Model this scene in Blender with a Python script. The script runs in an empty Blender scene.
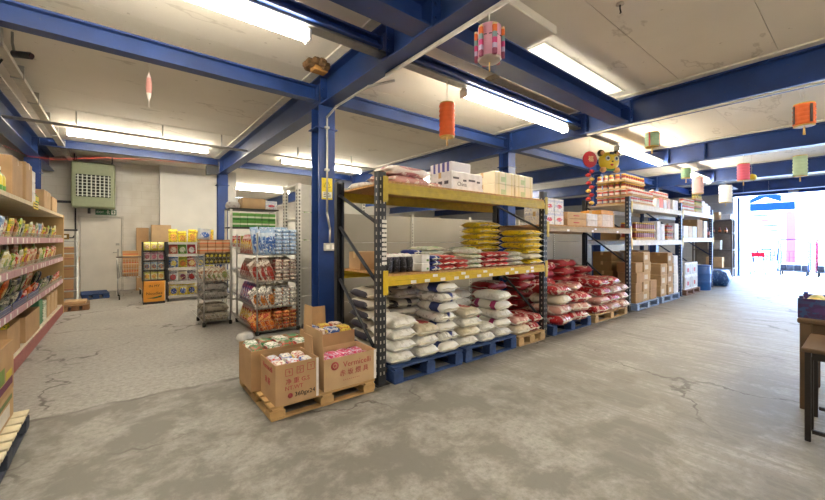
import bpy, bmesh, math, random
from mathutils import Vector, Matrix

scene = bpy.context.scene
COL = scene.collection
R = random.Random(11)
PI = math.pi

# ------------------------------------------------------------------ camera
cam_data = bpy.data.cameras.new('camera')
cam = bpy.data.objects.new('camera', cam_data)
COL.objects.link(cam)
cam.location = (0, 0, 1.4)
cam.rotation_euler = (PI / 2, 0, math.radians(51.45) - PI / 2)
cam_data.lens = 364.6 * 36 / 825
cam_data.shift_y = -10 / 825
cam_data.clip_end = 300
scene.camera = cam

# ------------------------------------------------------------------ sky, sun, exposure
world = bpy.data.worlds.new('world')
scene.world = world
world.use_nodes = True
nt = world.node_tree
nt.nodes.clear()
wo = nt.nodes.new('ShaderNodeOutputWorld')
bg = nt.nodes.new('ShaderNodeBackground')
sk = nt.nodes.new('ShaderNodeTexSky')
sk.sky_type = 'NISHITA'
sk.sun_disc = False
sk.sun_elevation = math.radians(50)
sk.sun_rotation = math.radians(120)
sk.air_density = 1.0
sk.dust_density = 0.2
sk.ozone_density = 4.0
bg.inputs['Strength'].default_value = 4.2
nt.links.new(sk.outputs[0], bg.inputs[0])
nt.links.new(bg.outputs[0], wo.inputs[0])
sun_data = bpy.data.lights.new('sun', 'SUN')
sun_data.energy = 3.0
sun_data.angle = math.radians(1.5)
sun_data.color = (1, 0.96, 0.9)
sun = bpy.data.objects.new('sun', sun_data)
COL.objects.link(sun)
sun.location = (30, -10, 20)
sun.rotation_euler = (math.radians(42), 0, math.radians(-28))
TUBE = 44.0           # strength of the fluorescent diffusers
vs = scene.view_settings
vs.view_transform = 'Standard'
vs.look = 'None'
vs.exposure = 0.95
vs.gamma = 1.0
vs.use_curve_mapping = False

# ------------------------------------------------------------------ materials
MATS = {}

def srgb(c):
    if isinstance(c, str):
        c = [int(c[i:i + 2], 16) / 255 for i in (0, 2, 4)]
    return tuple((x / 12.92 if x <= 0.04045 else ((x + 0.055) / 1.055) ** 2.4) for x in c)

def new_mat(name):
    m = bpy.data.materials.new(name)
    m.use_nodes = True
    n = m.node_tree
    return m, n, n.nodes['Principled BSDF']

def add_noise(n, scale, detail=4, coord='Object', stretch=None):
    tc = n.nodes.new('ShaderNodeTexCoord')
    t = n.nodes.new('ShaderNodeTexNoise')
    t.inputs['Scale'].default_value = scale
    t.inputs['Detail'].default_value = detail
    if stretch:
        mp = n.nodes.new('ShaderNodeMapping')
        mp.inputs['Scale'].default_value = stretch
        n.links.new(tc.outputs[coord], mp.inputs[0])
        n.links.new(mp.outputs[0], t.inputs['Vector'])
    else:
        n.links.new(tc.outputs[coord], t.inputs['Vector'])
    return t

def mix_rgb(n, a, b, fac):
    x = n.nodes.new('ShaderNodeMix')
    x.data_type = 'RGBA'
    for sock, v in ((x.inputs['A'], a), (x.inputs['B'], b)):
        pass
    ins = [i for i in x.inputs if i.type == 'RGBA']
    for i, v in zip(ins, (a, b)):
        if hasattr(v, 'links'):
            n.links.new(v, i)
        else:
            i.default_value = tuple(v) + (1,)
    f = x.inputs[0]
    if hasattr(fac, 'links'):
        n.links.new(fac, f)
    else:
        f.default_value = fac
    return [o for o in x.outputs if o.type == 'RGBA'][0]

def ramp(n, src, stops, interp='LINEAR'):
    r = n.nodes.new('ShaderNodeValToRGB')
    r.color_ramp.interpolation = interp
    e = r.color_ramp.elements
    while len(e) < len(stops):
        e.new(0.5)
    for el, (p, c) in zip(e, stops):
        el.position = p
        el.color = (c if isinstance(c, tuple) else (c, c, c)) + (1,)
    n.links.new(src, r.inputs[0])
    return r.outputs[0]

def bump(n, b, src, strength=0.3, dist=0.01):
    k = n.nodes.new('ShaderNodeBump')
    k.inputs['Strength'].default_value = strength
    k.inputs['Distance'].default_value = dist
    n.links.new(src, k.inputs['Height'])
    n.links.new(k.outputs[0], b.inputs['Normal'])

def mat(col, rough=0.6, metal=0.0, var=0.12, scale=14, bmp=0.0, coat=0.0):
    """plain painted / plastic / card material with slight colour variation"""
    key = ('plain', col, rough, metal, var, scale, bmp, coat)
    if key in MATS:
        return MATS[key]
    m, n, b = new_mat('mat_' + str(len(MATS)))
    c = srgb(col)
    t = add_noise(n, scale)
    dark = tuple(x * (1 - var) for x in c)
    lite = tuple(min(1, x * (1 + var)) for x in c)
    f = ramp(n, t.outputs[0], [(0.3, 0.0), (0.7, 1.0)])
    n.links.new(mix_rgb(n, dark, lite, f), b.inputs['Base Color'])
    b.inputs['Roughness'].default_value = rough
    b.inputs['Metallic'].default_value = metal
    if coat:
        b.inputs['Coat Weight'].default_value = coat
    if bmp:
        bump(n, b, t.outputs[0], bmp)
    MATS[key] = m
    return m

def glow(col, strength):
    key = ('glow', col, strength)
    if key in MATS:
        return MATS[key]
    m, n, b = new_mat('mat_' + str(len(MATS)))
    b.inputs['Base Color'].default_value = srgb(col) + (1,)
    b.inputs['Emission Color'].default_value = srgb(col) + (1,)
    b.inputs['Emission Strength'].default_value = strength
    MATS[key] = m
    return m

def bands(stops, axis=2, rough=0.4, noise=0.0):
    """printed bands along one axis of the thing's own bounding box"""
    key = ('bands', tuple(stops), axis, rough, noise)
    if key in MATS:
        return MATS[key]
    m, n, b = new_mat('mat_' + str(len(MATS)))
    tc = n.nodes.new('ShaderNodeTexCoord')
    sx = n.nodes.new('ShaderNodeSeparateXYZ')
    n.links.new(tc.outputs['Generated'], sx.inputs[0])
    col = ramp(n, sx.outputs[axis], [(p, srgb(c)) for p, c in stops], 'CONSTANT')
    if noise:
        t = add_noise(n, 60, 2)
        f = ramp(n, t.outputs[0], [(0.5, 0.0), (0.56, noise)], 'LINEAR')
        col = mix_rgb(n, col, (0.75, 0.72, 0.66), f)
    n.links.new(col, b.inputs['Base Color'])
    b.inputs['Roughness'].default_value = rough
    MATS[key] = m
    return m

def pack(base, accent, third='ffffff', axes=(0, 2), rough=0.35, spots=22, size=(0.36, 0.26)):
    """printed film packet: base colour, an oval picture and small lettering-like marks"""
    key = ('pack', base, accent, third, axes, rough, spots, size)
    if key in MATS:
        return MATS[key]
    m, n, b = new_mat('mat_' + str(len(MATS)))
    tc = n.nodes.new('ShaderNodeTexCoord')
    mp = n.nodes.new('ShaderNodeMapping')
    n.links.new(tc.outputs['Generated'], mp.inputs[0])
    sc = [0, 0, 0]
    lo = [0, 0, 0]
    sc[axes[0]], sc[axes[1]] = 1 / size[0], 1 / size[1]
    lo[axes[0]], lo[axes[1]] = -0.5 / size[0], -0.42 / size[1]
    mp.inputs['Scale'].default_value = sc
    mp.inputs['Location'].default_value = lo
    ln = n.nodes.new('ShaderNodeVectorMath')
    ln.operation = 'LENGTH'
    n.links.new(mp.outputs[0], ln.inputs[0])
    f = ramp(n, ln.outputs['Value'], [(0.0, 1.0), (0.92, 1.0), (1.0, 0.0)])
    oi = n.nodes.new('ShaderNodeObjectInfo')
    va = n.nodes.new('ShaderNodeVectorMath')
    n.links.new(tc.outputs['Object'], va.inputs[0])
    n.links.new(oi.outputs['Random'], va.inputs[1])
    t = n.nodes.new('ShaderNodeTexNoise')
    t.inputs['Scale'].default_value = spots * 2.2
    t.inputs['Detail'].default_value = 3
    n.links.new(va.outputs[0], t.inputs['Vector'])
    g = ramp(n, t.outputs[0], [(0.55, 0.0), (0.6, 1.0)])
    c = mix_rgb(n, srgb(base), srgb(accent), f)
    sx = n.nodes.new('ShaderNodeSeparateXYZ')
    n.links.new(tc.outputs['Generated'], sx.inputs[0])
    hb = ramp(n, sx.outputs[axes[1]], [(0.0, 0.0), (0.72, 0.0), (0.725, 0.55), (0.86, 0.55), (0.865, 0.0)], 'CONSTANT')
    c = mix_rgb(n, c, srgb(third), hb)
    c = mix_rgb(n, c, srgb(third), g)
    n.links.new(c, b.inputs['Base Color'])
    b.inputs['Roughness'].default_value = rough
    MATS[key] = m
    return m

# ------------------------------------------------------------------ mesh builder
class MB:
    def __init__(self):
        self.v, self.f, self.s = [], [], []

    def add(self, vs_, fs, smooth=False, M=None):
        o = len(self.v)
        if M is not None:
            vs_ = [tuple(M @ Vector(p)) for p in vs_]
        self.v += [tuple(p) for p in vs_]
        self.f += [tuple(i + o for i in q) for q in fs]
        self.s += [smooth] * len(fs)
        return self

    def box(self, x0, x1, y0, y1, z0, z1, M=None):
        p = [(x, y, z) for z in (z0, z1) for y in (y0, y1) for x in (x0, x1)]
        q = [(0, 2, 3, 1), (4, 5, 7, 6), (0, 1, 5, 4), (2, 6, 7, 3), (0, 4, 6, 2), (1, 3, 7, 5)]
        return self.add(p, q, False, M)

    def cbox(self, x0, x1, y0, y1, z0, z1, c=0.01, M=None):
        """box with chamfered edges"""
        c = min(c, (x1 - x0) * .45, (y1 - y0) * .45, (z1 - z0) * .45)
        xs, ys, zs = (x0, x1), (y0, y1), (z0, z1)
        P, idx = [], {}
        for i in (0, 1):
            for j in (0, 1):
                for k in (0, 1):
                    sx, sy, sz = (1, -1)[i], (1, -1)[j], (1, -1)[k]
                    for ax in range(3):
                        p = [xs[i] + sx * c, ys[j] + sy * c, zs[k] + sz * c]
                        p[ax] = (xs[i], ys[j], zs[k])[ax]
                        idx[i, j, k, ax] = len(P)
                        P.append(tuple(p))
        F = []
        for ax in range(3):
            a, b = [(1, 2), (2, 0), (0, 1)][ax]
            for s in (0, 1):
                q = []
                for u, w in ((0, 0), (1, 0), (1, 1), (0, 1)):
                    k = [0, 0, 0]
                    k[ax], k[a], k[b] = s, u, w
                    q.append(idx[k[0], k[1], k[2], ax])
                F.append(q if s else q[::-1])
            for u in (0, 1):
                for w in (0, 1):
                    k0, k1 = [0, 0, 0], [0, 0, 0]
                    k0[ax], k1[ax] = 0, 1
                    k0[a] = k1[a] = u
                    k0[b] = k1[b] = w
                    q = [idx[(*k0, a)], idx[(*k1, a)], idx[(*k1, b)], idx[(*k0, b)]]
                    F.append(q if (u + w) % 2 else q[::-1])
        for i in (0, 1):
            for j in (0, 1):
                for k in (0, 1):
                    q = [idx[i, j, k, 0], idx[i, j, k, 1], idx[i, j, k, 2]]
                    F.append(q if (i + j + k) % 2 else q[::-1])
        return self.add(P, F, False, M)

    def cyl(self, a, b, r, n=10, r2=None, caps=True, smooth=True):
        a, b = Vector(a), Vector(b)
        d = (b - a)
        if d.length < 1e-6:
            return self
        z = d.normalized()
        x = z.orthogonal().normalized()
        y = z.cross(x)
        r2 = r if r2 is None else r2
        P = []
        for p, rr in ((a, r), (b, r2)):
            for i in range(n):
                t = 2 * PI * i / n
                P.append(p + x * (rr * math.cos(t)) + y * (rr * math.sin(t)))
        F = [(i, (i + 1) % n, n + (i + 1) % n, n + i) for i in range(n)]
        self.add(P, F, smooth)
        if caps:
            o = len(self.v) - 2 * n
            self.f += [tuple(o + i for i in range(n))[::-1], tuple(o + n + i for i in range(n))]
            self.s += [False, False]
        return self

    def tube(self, pts, r, n=6):
        for a, b in zip(pts[:-1], pts[1:]):
            self.cyl(a, b, r, n)
        return self

    def lathe(self, prof, n=12, M=None, smooth=True):
        P, F = [], []
        for (r, z) in prof:
            for i in range(n):
                t = 2 * PI * i / n
                P.append((r * math.cos(t), r * math.sin(t), z))
        for k in range(len(prof) - 1):
            for i in range(n):
                j = (i + 1) % n
                F.append((k * n + i, k * n + j, (k + 1) * n + j, (k + 1) * n + i))
        F.append(tuple(range(n))[::-1])
        F.append(tuple((len(prof) - 1) * n + i for i in range(n)))
        return self.add(P, F, smooth, M)

    def prism(self, pts, axis, a0, a1, M=None):
        """polygon of 2D points extruded along an axis ('x','y','z')"""
        def mk(p, a):
            return {'x': (a, p[0], p[1]), 'y': (p[0], a, p[1]), 'z': (p[0], p[1], a)}[axis]
        n = len(pts)
        P = [mk(p, a0) for p in pts] + [mk(p, a1) for p in pts]
        F = [(i, (i + 1) % n, n + (i + 1) % n, n + i) for i in range(n)]
        F += [tuple(range(n))[::-1], tuple(range(n, 2 * n))]
        return self.add(P, F, False, M)

    def mesh(self, name, fixn=True):
        m = bpy.data.meshes.new(name)
        m.from_pydata(self.v, [], self.f)
        m.polygons.foreach_set('use_smooth', self.s)
        if fixn:
            bm = bmesh.new()
            bm.from_mesh(m)
            bmesh.ops.recalc_face_normals(bm, faces=bm.faces)
            bm.to_mesh(m)
            bm.free()
        m.update()
        return m

    def build(self, name, material, parent=None, loc=(0, 0, 0), rz=0.0):
        return obj(name, self.mesh(name), material, parent, loc, rz)

# ------------------------------------------------------------------ objects
def obj(name, me, material=None, parent=None, loc=(0, 0, 0), rz=0.0, rot=None):
    o = bpy.data.objects.new(name, me)
    COL.objects.link(o)
    o.location = loc
    o.rotation_euler = rot if rot else (0, 0, rz)
    if parent is not None:
        o.parent = parent
    if material is not None and me is not None:
        if len(me.materials) == 0:
            me.materials.append(material)
        elif me.materials[0] is not material:
            o.material_slots[0].link = 'OBJECT'
            o.material_slots[0].material = material
    return o

LABELS = {}

def tag(o, label, cat, group=None, kind=None):
    n = len(label.split())
    if not 4 <= n <= 16:
        print('LABEL LENGTH', n, label)
    if label in LABELS and (group is None or LABELS[label] != group):
        print('LABEL TWICE', label)
    LABELS[label] = group
    o['label'] = label
    o['category'] = cat
    if group:
        o['group'] = group
    if kind:
        o['kind'] = kind
    return o

def thing(name, label, cat, loc=(0, 0, 0), rz=0.0, group=None, rot=None, kind=None):
    o = bpy.data.objects.new(name, None)
    o.empty_display_size = 0.1
    COL.objects.link(o)
    o.location = loc
    o.rotation_euler = rot if rot else (0, 0, rz)
    return tag(o, label, cat, group, kind)

def struct(name, mb, material, parent=None, loc=(0, 0, 0)):
    o = mb.build(name, material, parent, loc)
    if parent is None:
        o['kind'] = 'structure'
    return o

ORD = ['first', 'second', 'third', 'fourth', 'fifth', 'sixth', 'seventh', 'eighth', 'ninth', 'tenth',
       'eleventh', 'twelfth', 'thirteenth', 'fourteenth', 'fifteenth', 'sixteenth', 'seventeenth',
       'eighteenth', 'nineteenth', 'twentieth', 'twenty-first', 'twenty-second', 'twenty-third', 'twenty-fourth']

MESH = {}

def cached(key, fn):
    if key not in MESH:
        MESH[key] = fn()
    return MESH[key]

def text_mesh(body, size, depth=0.001):
    def mk():
        cu = bpy.data.curves.new('lettering', 'FONT')
        cu.body = body
        cu.size = size
        cu.extrude = depth
        cu.align_x = 'CENTER'
        cu.align_y = 'CENTER'
        cu.resolution_u = 2
        t = bpy.data.objects.new('lettering', cu)
        COL.objects.link(t)
        dg = bpy.context.evaluated_depsgraph_get()
        me = bpy.data.meshes.new_from_object(t.evaluated_get(dg))
        bpy.data.objects.remove(t)
        return me
    return cached(('text', body, size, depth), mk)

def lettering(body, size, material, parent, loc, face='-y', bold=0):
    """flat lettering on a face; face is the direction its front looks to (local axes of parent)"""
    rot = {'-y': (PI / 2, 0, 0), '-x': (PI / 2, 0, -PI / 2), '+x': (PI / 2, 0, PI / 2), '+z': (0, 0, 0), '+y': (PI / 2, 0, PI)}[face]
    return obj('lettering', text_mesh(body, size), material, parent, loc, rot=rot)
# ================================================================== THE ROOM
XW0, XW1, YW0, YW1, ZC = -1.72, 18.6, -6.0, 13.0, 3.56
YB = 20.0   # the hall goes deeper behind the white panel wall

def math_node(n, op, a, b=None):
    k = n.nodes.new('ShaderNodeMath')
    k.operation = op
    for i, v in enumerate((a, b)):
        if v is None:
            continue
        if hasattr(v, 'links'):
            n.links.new(v, k.inputs[i])
        else:
            k.inputs[i].default_value = v
    return k.outputs[0]

def floor_material():
    """old floated concrete: two pours, worn rough patches, a mortar joint and hairline cracks"""
    m, n, b = new_mat('concrete_floor')
    tc = n.nodes.new('ShaderNodeTexCoord')
    sx = n.nodes.new('ShaderNodeSeparateXYZ')
    n.links.new(tc.outputs['Object'], sx.inputs[0])
    big = add_noise(n, 0.5, 5)
    fine = add_noise(n, 22, 12)
    fine.inputs['Roughness'].default_value = 0.72
    grit = add_noise(n, 70, 4)
    c = ramp(n, big.outputs[0], [(0.3, srgb('8f8b85')), (0.5, srgb('9b9791')), (0.7, srgb('a5a19b'))])
    c = mix_rgb(n, srgb('7c7871'), c, ramp(n, fine.outputs[0], [(0.36, 0.0), (0.5, 1.0)]))
    c = mix_rgb(n, c, srgb('b4b0a9'), ramp(n, fine.outputs[0], [(0.52, 0.0), (0.66, 0.8)]))
    c = mix_rgb(n, c, srgb('6f6a62'), ramp(n, grit.outputs[0], [(0.6, 0.0), (0.75, 0.5)]))
    # the nearer pour is rougher and darker, with worn patches
    wob = add_noise(n, 2.2, 6)
    yy = math_node(n, 'ADD', sx.outputs[1], math_node(n, 'MULTIPLY', wob.outputs[0], 0.35))
    near = ramp(n, math_node(n, 'MULTIPLY', yy, 0.1), [(0.418, 1.0), (0.424, 0.0)])
    near = math_node(n, 'MULTIPLY', near, ramp(n, math_node(n, 'MULTIPLY', sx.outputs[0], 0.1), [(0.3, 1.0), (0.6, 0.35)]))
    pat = add_noise(n, 2.4, 14)
    pat.inputs['Roughness'].default_value = 0.68
    pat.inputs['Distortion'].default_value = 0.25
    worn = ramp(n, pat.outputs[0], [(0.42, 0.0), (0.56, 1.0)])
    rough = math_node(n, 'MULTIPLY', worn, near)
    c = mix_rgb(n, c, srgb('625e56'), math_node(n, 'MULTIPLY', rough, 0.8))
    c = mix_rgb(n, c, srgb('6c6860'), math_node(n, 'MULTIPLY', near, 0.28))
    pat2 = add_noise(n, 2.1, 10)
    pat2.inputs['Roughness'].default_value = 0.7
    spots = ramp(n, pat2.outputs[0], [(0.6, 0.0), (0.68, 0.6)])
    c = mix_rgb(n, c, srgb('6a645b'), spots)
    # trowel lines across the right hand floor
    lines = add_noise(n, 5.0, 8, stretch=(5.0, 0.25, 1))
    lm = ramp(n, math_node(n, 'MULTIPLY', sx.outputs[0], 0.1), [(0.2, 0.0), (0.34, 0.95)])
    lf = math_node(n, 'MULTIPLY', ramp(n, lines.outputs[0], [(0.48, 0.0), (0.58, 1.0)]), lm)
    c = mix_rgb(n, c, srgb('7c776f'), lf)
    # joints between the pours
    j1 = ramp(n, math_node(n, 'ABSOLUTE', math_node(n, 'SUBTRACT', yy, 4.2)), [(0.0, 1.0), (0.02, 0.8), (0.035, 0.0)])
    jm = ramp(n, add_noise(n, 2.5, 5).outputs[0], [(0.4, 0.1), (0.55, 0.9)])
    j = math_node(n, 'MULTIPLY', j1, jm)
    # hairline cracks
    w2 = add_noise(n, 2.6, 9)
    vm = n.nodes.new('ShaderNodeVectorMath')
    vm.operation = 'MULTIPLY_ADD'
    vm.inputs[1].default_value = (0.75, 0.75, 0)
    n.links.new(w2.outputs['Color'], vm.inputs[0])
    n.links.new(tc.outputs['Object'], vm.inputs[2])
    vo = n.nodes.new('ShaderNodeTexVoronoi')
    vo.feature = 'DISTANCE_TO_EDGE'
    vo.inputs['Scale'].default_value = 0.5
    n.links.new(vm.outputs[0], vo.inputs['Vector'])
    mk = ramp(n, add_noise(n, 0.8, 4).outputs[0], [(0.46, 0.0), (0.54, 1.0)])
    wid = ramp(n, add_noise(n, 3.5, 6).outputs[0], [(0.4, 0.35), (0.65, 1.0)])
    cr = ramp(n, math_node(n, 'DIVIDE', vo.outputs['Distance'], wid), [(0.0, 1.0), (0.008, 0.8), (0.015, 0.0)])
    ck = math_node(n, 'MULTIPLY', mk, cr)
    dark = math_node(n, 'MAXIMUM', ck, j)
    c = mix_rgb(n, c, srgb('57514a'), dark)
    n.links.new(c, b.inputs['Base Color'])
    n.links.new(ramp(n, fine.outputs[0], [(0.35, 0.45), (0.65, 0.62)]), b.inputs['Roughness'])
    hgt = math_node(n, 'SUBTRACT', math_node(n, 'MULTIPLY', fine.outputs[0], 0.4), math_node(n, 'ADD', dark, math_node(n, 'MULTIPLY', rough, 0.25)))
    bump(n, b, hgt, 0.3, 0.008)
    return m

def ceiling_material():
    m, n, b = new_mat('painted_ceiling')
    big = add_noise(n, 0.6, 5)
    c = ramp(n, big.outputs[0], [(0.3, srgb('dad2c3')), (0.6, srgb('e4ddd0'))])
    st = add_noise(n, 1.6, 8, stretch=(0.7, 1.6, 1))
    f = ramp(n, st.outputs[0], [(0.62, 0.0), (0.64, 0.35), (0.66, 0.02)])
    c = mix_rgb(n, c, srgb('8a7a62'), f)
    fl = add_noise(n, 11, 5)
    f2 = ramp(n, fl.outputs[0], [(0.7, 0.0), (0.73, 0.5)])
    c = mix_rgb(n, c, srgb('9b8d78'), f2)
    n.links.new(c, b.inputs['Base Color'])
    b.inputs['Roughness'].default_value = 0.8
    bump(n, b, fl.outputs[0], 0.15, 0.01)
    return m

def brick_material(c1, c2, mortar, rot=None):
    m, n, b = new_mat('painted_brick')
    tc = n.nodes.new('ShaderNodeTexCoord')
    mp = n.nodes.new('ShaderNodeMapping')
    mp.inputs['Rotation'].default_value = rot or (PI / 2, 0, 0)
    n.links.new(tc.outputs['Object'], mp.inputs[0])
    br = n.nodes.new('ShaderNodeTexBrick')
    br.inputs['Scale'].default_value = 1.0
    br.inputs['Brick Width'].default_value = 0.44
    br.inputs['Row Height'].default_value = 0.215
    br.inputs['Mortar Size'].default_value = 0.008
    br.inputs['Color1'].default_value = srgb(c1) + (1,)
    br.inputs['Color2'].default_value = srgb(c2) + (1,)
    br.inputs['Mortar'].default_value = srgb(mortar) + (1,)
    n.links.new(mp.outputs[0], br.inputs['Vector'])
    t = add_noise(n, 1.8, 7)
    f = ramp(n, t.outputs[0], [(0.5, 0.0), (0.72, 0.35)])
    c = mix_rgb(n, br.outputs['Color'], srgb('a89c8c'), f)
    n.links.new(c, b.inputs['Base Color'])
    b.inputs['Roughness'].default_value = 0.75
    bump(n, b, br.outputs['Fac'], -0.3, 0.006)
    return m

def steel_blue_material():
    m, n, b = new_mat('blue_painted_steel')
    t = add_noise(n, 3, 6)
    c = ramp(n, t.outputs[0], [(0.3, srgb('1b3266')), (0.7, srgb('23407e'))])
    w = add_noise(n, 26, 6)
    f = ramp(n, w.outputs[0], [(0.68, 0.0), (0.72, 0.6)])
    c = mix_rgb(n, c, srgb('4a4f5c'), f)
    n.links.new(c, b.inputs['Base Color'])
    b.inputs['Roughness'].default_value = 0.38
    return m

FLOOR = floor_material()
CEIL = ceiling_material()
BLUE = steel_blue_material()
WHITE_BRICK = brick_material('dad5cc', 'd6d0c7', 'd0cabf')
LEFT_BRICK = brick_material('c9c4bb', 'c3bdb2', 'b6afa4', (PI / 2, 0, PI / 2))
GREY_METAL = mat('a9a69e', 0.45, 0.5)
DARK_GREY = mat('3a3b3e', 0.5)
WHITE = mat('e9e6df', 0.5)
CARD = mat('b39068', 0.8, var=0.10, scale=5)
CARD2 = mat('c0a078', 0.8, var=0.10, scale=5)
CARD_DARK = mat('8e7048', 0.85, var=0.1, scale=5)
WOOD = mat('b99a6e', 0.75, var=0.25, scale=6)
WOOD_DARK = mat('7d5a38', 0.6, var=0.25, scale=6)
CHIP = mat('b98d58', 0.8, var=0.25, scale=40)
TAPE = mat('c9a878', 0.3, var=0.05)
RED_INK = mat('b5464c', 0.8)
BLACK_INK = mat('26231f', 0.8)

fl = struct('floor', MB().box(XW0, XW1, YW0, YB, -0.2, 0), FLOOR)
cl = struct('ceiling', MB().box(XW0, XW1, YW0, YB, ZC + 0.022, ZC + 0.25), CEIL)
# ceiling boards between the main beams, laid lengthways with open joints
edges = [XW0, 2.1, 6.06, 10.0, 14.0, XW1]
yb = YW0
rows = []
while yb < YB - 0.01:
    w = 0.95
    rows.append((yb, min(yb + w, YB)))
    yb += w
for i in range(5):
    for (a, b_) in rows:
        # room for the glowing panel is left open beside the inner cross beam in one bay
        if i == 1 and b_ > 2.21 and a < 2.53:
            struct('board', MB().box(edges[i] + .002, 3.6, a + .004, b_ - .004, ZC, ZC + .022), CEIL, cl)
            struct('board', MB().box(5.7, edges[i + 1] - .004, a + .004, b_ - .004, ZC, ZC + .022), CEIL, cl)
            if a < 2.21:
                struct('board', MB().box(3.6, 5.7, a + .004, min(2.21, b_ - .004), ZC, ZC + .022), CEIL, cl)
            if b_ > 2.53:
                struct('board', MB().box(3.6, 5.7, max(2.53, a + .004), b_ - .004, ZC, ZC + .022), CEIL, cl)
            continue
        dz = R.uniform(-.002, .002)
        struct('board', MB().box(edges[i] + .002, edges[i + 1] - .002, a + .002, b_ - .002, ZC + dz, ZC + .022), CEIL, cl)

struct('wall_left', MB().box(XW0 - .2, XW0, YW0, YW1, 0, ZC), LEFT_BRICK)
struct('wall_right', MB().box(XW0, XW1, YW0 - .2, YW0, 0, ZC), WHITE_BRICK)
# back wall with a door opening
wb = MB()
DX0, DX1, DZ = -0.87, 0.0, 2.02
wb.box(XW0, DX0, YW1, YW1 + .2, 0, ZC).box(DX1, 2.86, YW1, YW1 + .2, 0, ZC).box(2.66, 2.86, YW1 + .2, YB, 0, ZC).box(2.66, XW1, YB, YB + .2, 0, ZC).box(DX0, DX1, YW1, YW1 + .2, DZ, ZC)
struct('wall_back', wb, WHITE_BRICK)
struct('trim_1', MB().box(0.85, 2.86, 12.66, 13.0, 0, ZC), mat('dedad2', 0.7, scale=2, var=.05))
# front wall with the loading opening
OY0, OY1, OZ = -2.2, 3.32, 3.1
wf = MB()
wf.box(XW1, XW1 + .25, OY1, YB, 0, ZC).box(XW1, XW1 + .25, YW0, OY0, 0, ZC).box(XW1, XW1 + .25, OY0, OY1, OZ, ZC)
struct('wall_front', wf, brick_material('c2c1c0', 'b6b5b4', 'd2d0cc', (PI / 2, 0, PI / 2)))

# white plank door in the back wall
d = thing('door_1', 'white painted door under the green exit sign', 'door', ((DX0 + DX1) / 2, 12.98, 0), kind='structure')
dm = mat('d3cdc2', 0.7, scale=3, var=.05)
MB().cbox(-.425, .425, 0, .05, 0.01, 2.005, .006).build('door_leaf', dm, d)
fr = MB()
fr.box(-.475, -.43, -.03, .06, 0, 2.06).box(.43, .475, -.03, .06, 0, 2.06).box(-.475, .475, -.03, .06, 2.012, 2.06)
fr.box(-.475, .475, -.03, .0, 0, .008)
fr.build('door_frame', mat('c4beb3', .7), d)
MB().box(-.44, .44, .062, .09, 0, 2.03).build('light_block', mat('6a665e', .8), d)  # unseen backing panel added so no daylight shows round the leaf
h = MB()
h.cbox(.33, .37, -.012, 0, .95, 1.15, .003).cyl((.35, -.012, 1.06), (.35, -.05, 1.06), .01, 8).cyl((.36, -.05, 1.06), (.24, -.05, 1.06), .009, 8)
h.build('handle', GREY_METAL, d)
MB().cbox(.3, .38, -.008, 0, 1.25, 1.31, .002).build('lock_plate', GREY_METAL, d)

# ------------------------------------------------------------------ steel frame
def ibeam(name, axis, c, a0, a1, z0, z1, w, label, group, tf=0.018, tw=0.012):
    pr = [(-w/2, z0), (w/2, z0), (w/2, z0+tf), (tw/2, z0+tf), (tw/2, z1-tf), (w/2, z1-tf), (w/2, z1), (-w/2, z1),
          (-w/2, z1-tf), (-tw/2, z1-tf), (-tw/2, z0+tf), (-w/2, z0+tf)]
    m = MB().prism([(p[0] + c, p[1]) for p in pr], axis, a0, a1)
    o = m.build(name, BLUE)
    return tag(o, label, 'beam', group, 'structure')

mains = [(-1.45, 'along the left wall'), (2.1, 'over the open cartons and pink lantern'), (6.06, 'over the far end of the yellow rack'),
         (10.0, 'over the tiger lantern side of the racks'), (14.0, 'next but one to the loading opening'), (18.0, 'directly inside the loading opening')]
for i, (x, w) in enumerate(mains):
    y1 = 11.0 if i == 1 else (12.98 if i == 0 else YB - .02)
    b_ = ibeam('main_roof_beam', 'y', x, YW0 + .02, y1, 3.15, 3.535, .2, 'deep blue steel main roof beam ' + w, 'main roof beams')
    struct('ledge', MB().box(x - .21, x + .21, YW0 + .02, y1, 3.536, ZC - .003), mat('ddd6c8', .7), b_)
    # stiffener plates and bolts where cross beams meet
    for yy in (2.375, 3.05, 4.55, 10.8):
        if yy < y1:
            s = MB()
            s.box(x - .095, x + .095, yy - .13, yy - .12, 3.17, 3.51)
            s.build('stiffener', BLUE, b_)
            k = MB()
            for dz in (3.24, 3.36):
                for dx in (-.07, .07):
                    k.cyl((x + dx, yy - .13, dz), (x + dx, yy - .155, dz), .014, 6)
            k.build('bolts', BLUE, b_)
cross = {0: (4.55, 3.22, 3.41, .14, 'level with the blue posts'), 1: (10.8, 3.38, 3.545, .12, 'near the back wall heater'),
         2: (3.05, 3.3, 3.4, .12, 'above the near light trunking'), 3: (2.375, 3.17, 3.41, .23, 'nearest the camera side')}
bn = ['left of the open cartons', 'above the yellow rack', 'above the red sacks', 'above the jar shelves', 'above the opening end']
for k, (yy, z0, z1, w, txt) in cross.items():
    for i in range(5):
        if k in (2, 3) and i > 1:
            continue
        x0 = mains[i][0] + .1
        x1 = mains[i + 1][0] - .1
        b_ = ibeam('cross_beam', 'x', yy, x0 - .02 + .03, x1 - .01, z0, z1, w, 'blue cross beam ' + txt + ', bay ' + bn[i], 'cross beams')
        m = MB().box(x0, x0 + .012, yy - w * .6, yy + w * .6, z0 - .02, z1)
        m.box(x1 - .012, x1, yy - w * .6, yy + w * .6, z0 - .02, z1)
        m.build('end_plate', BLUE, b_)

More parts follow.
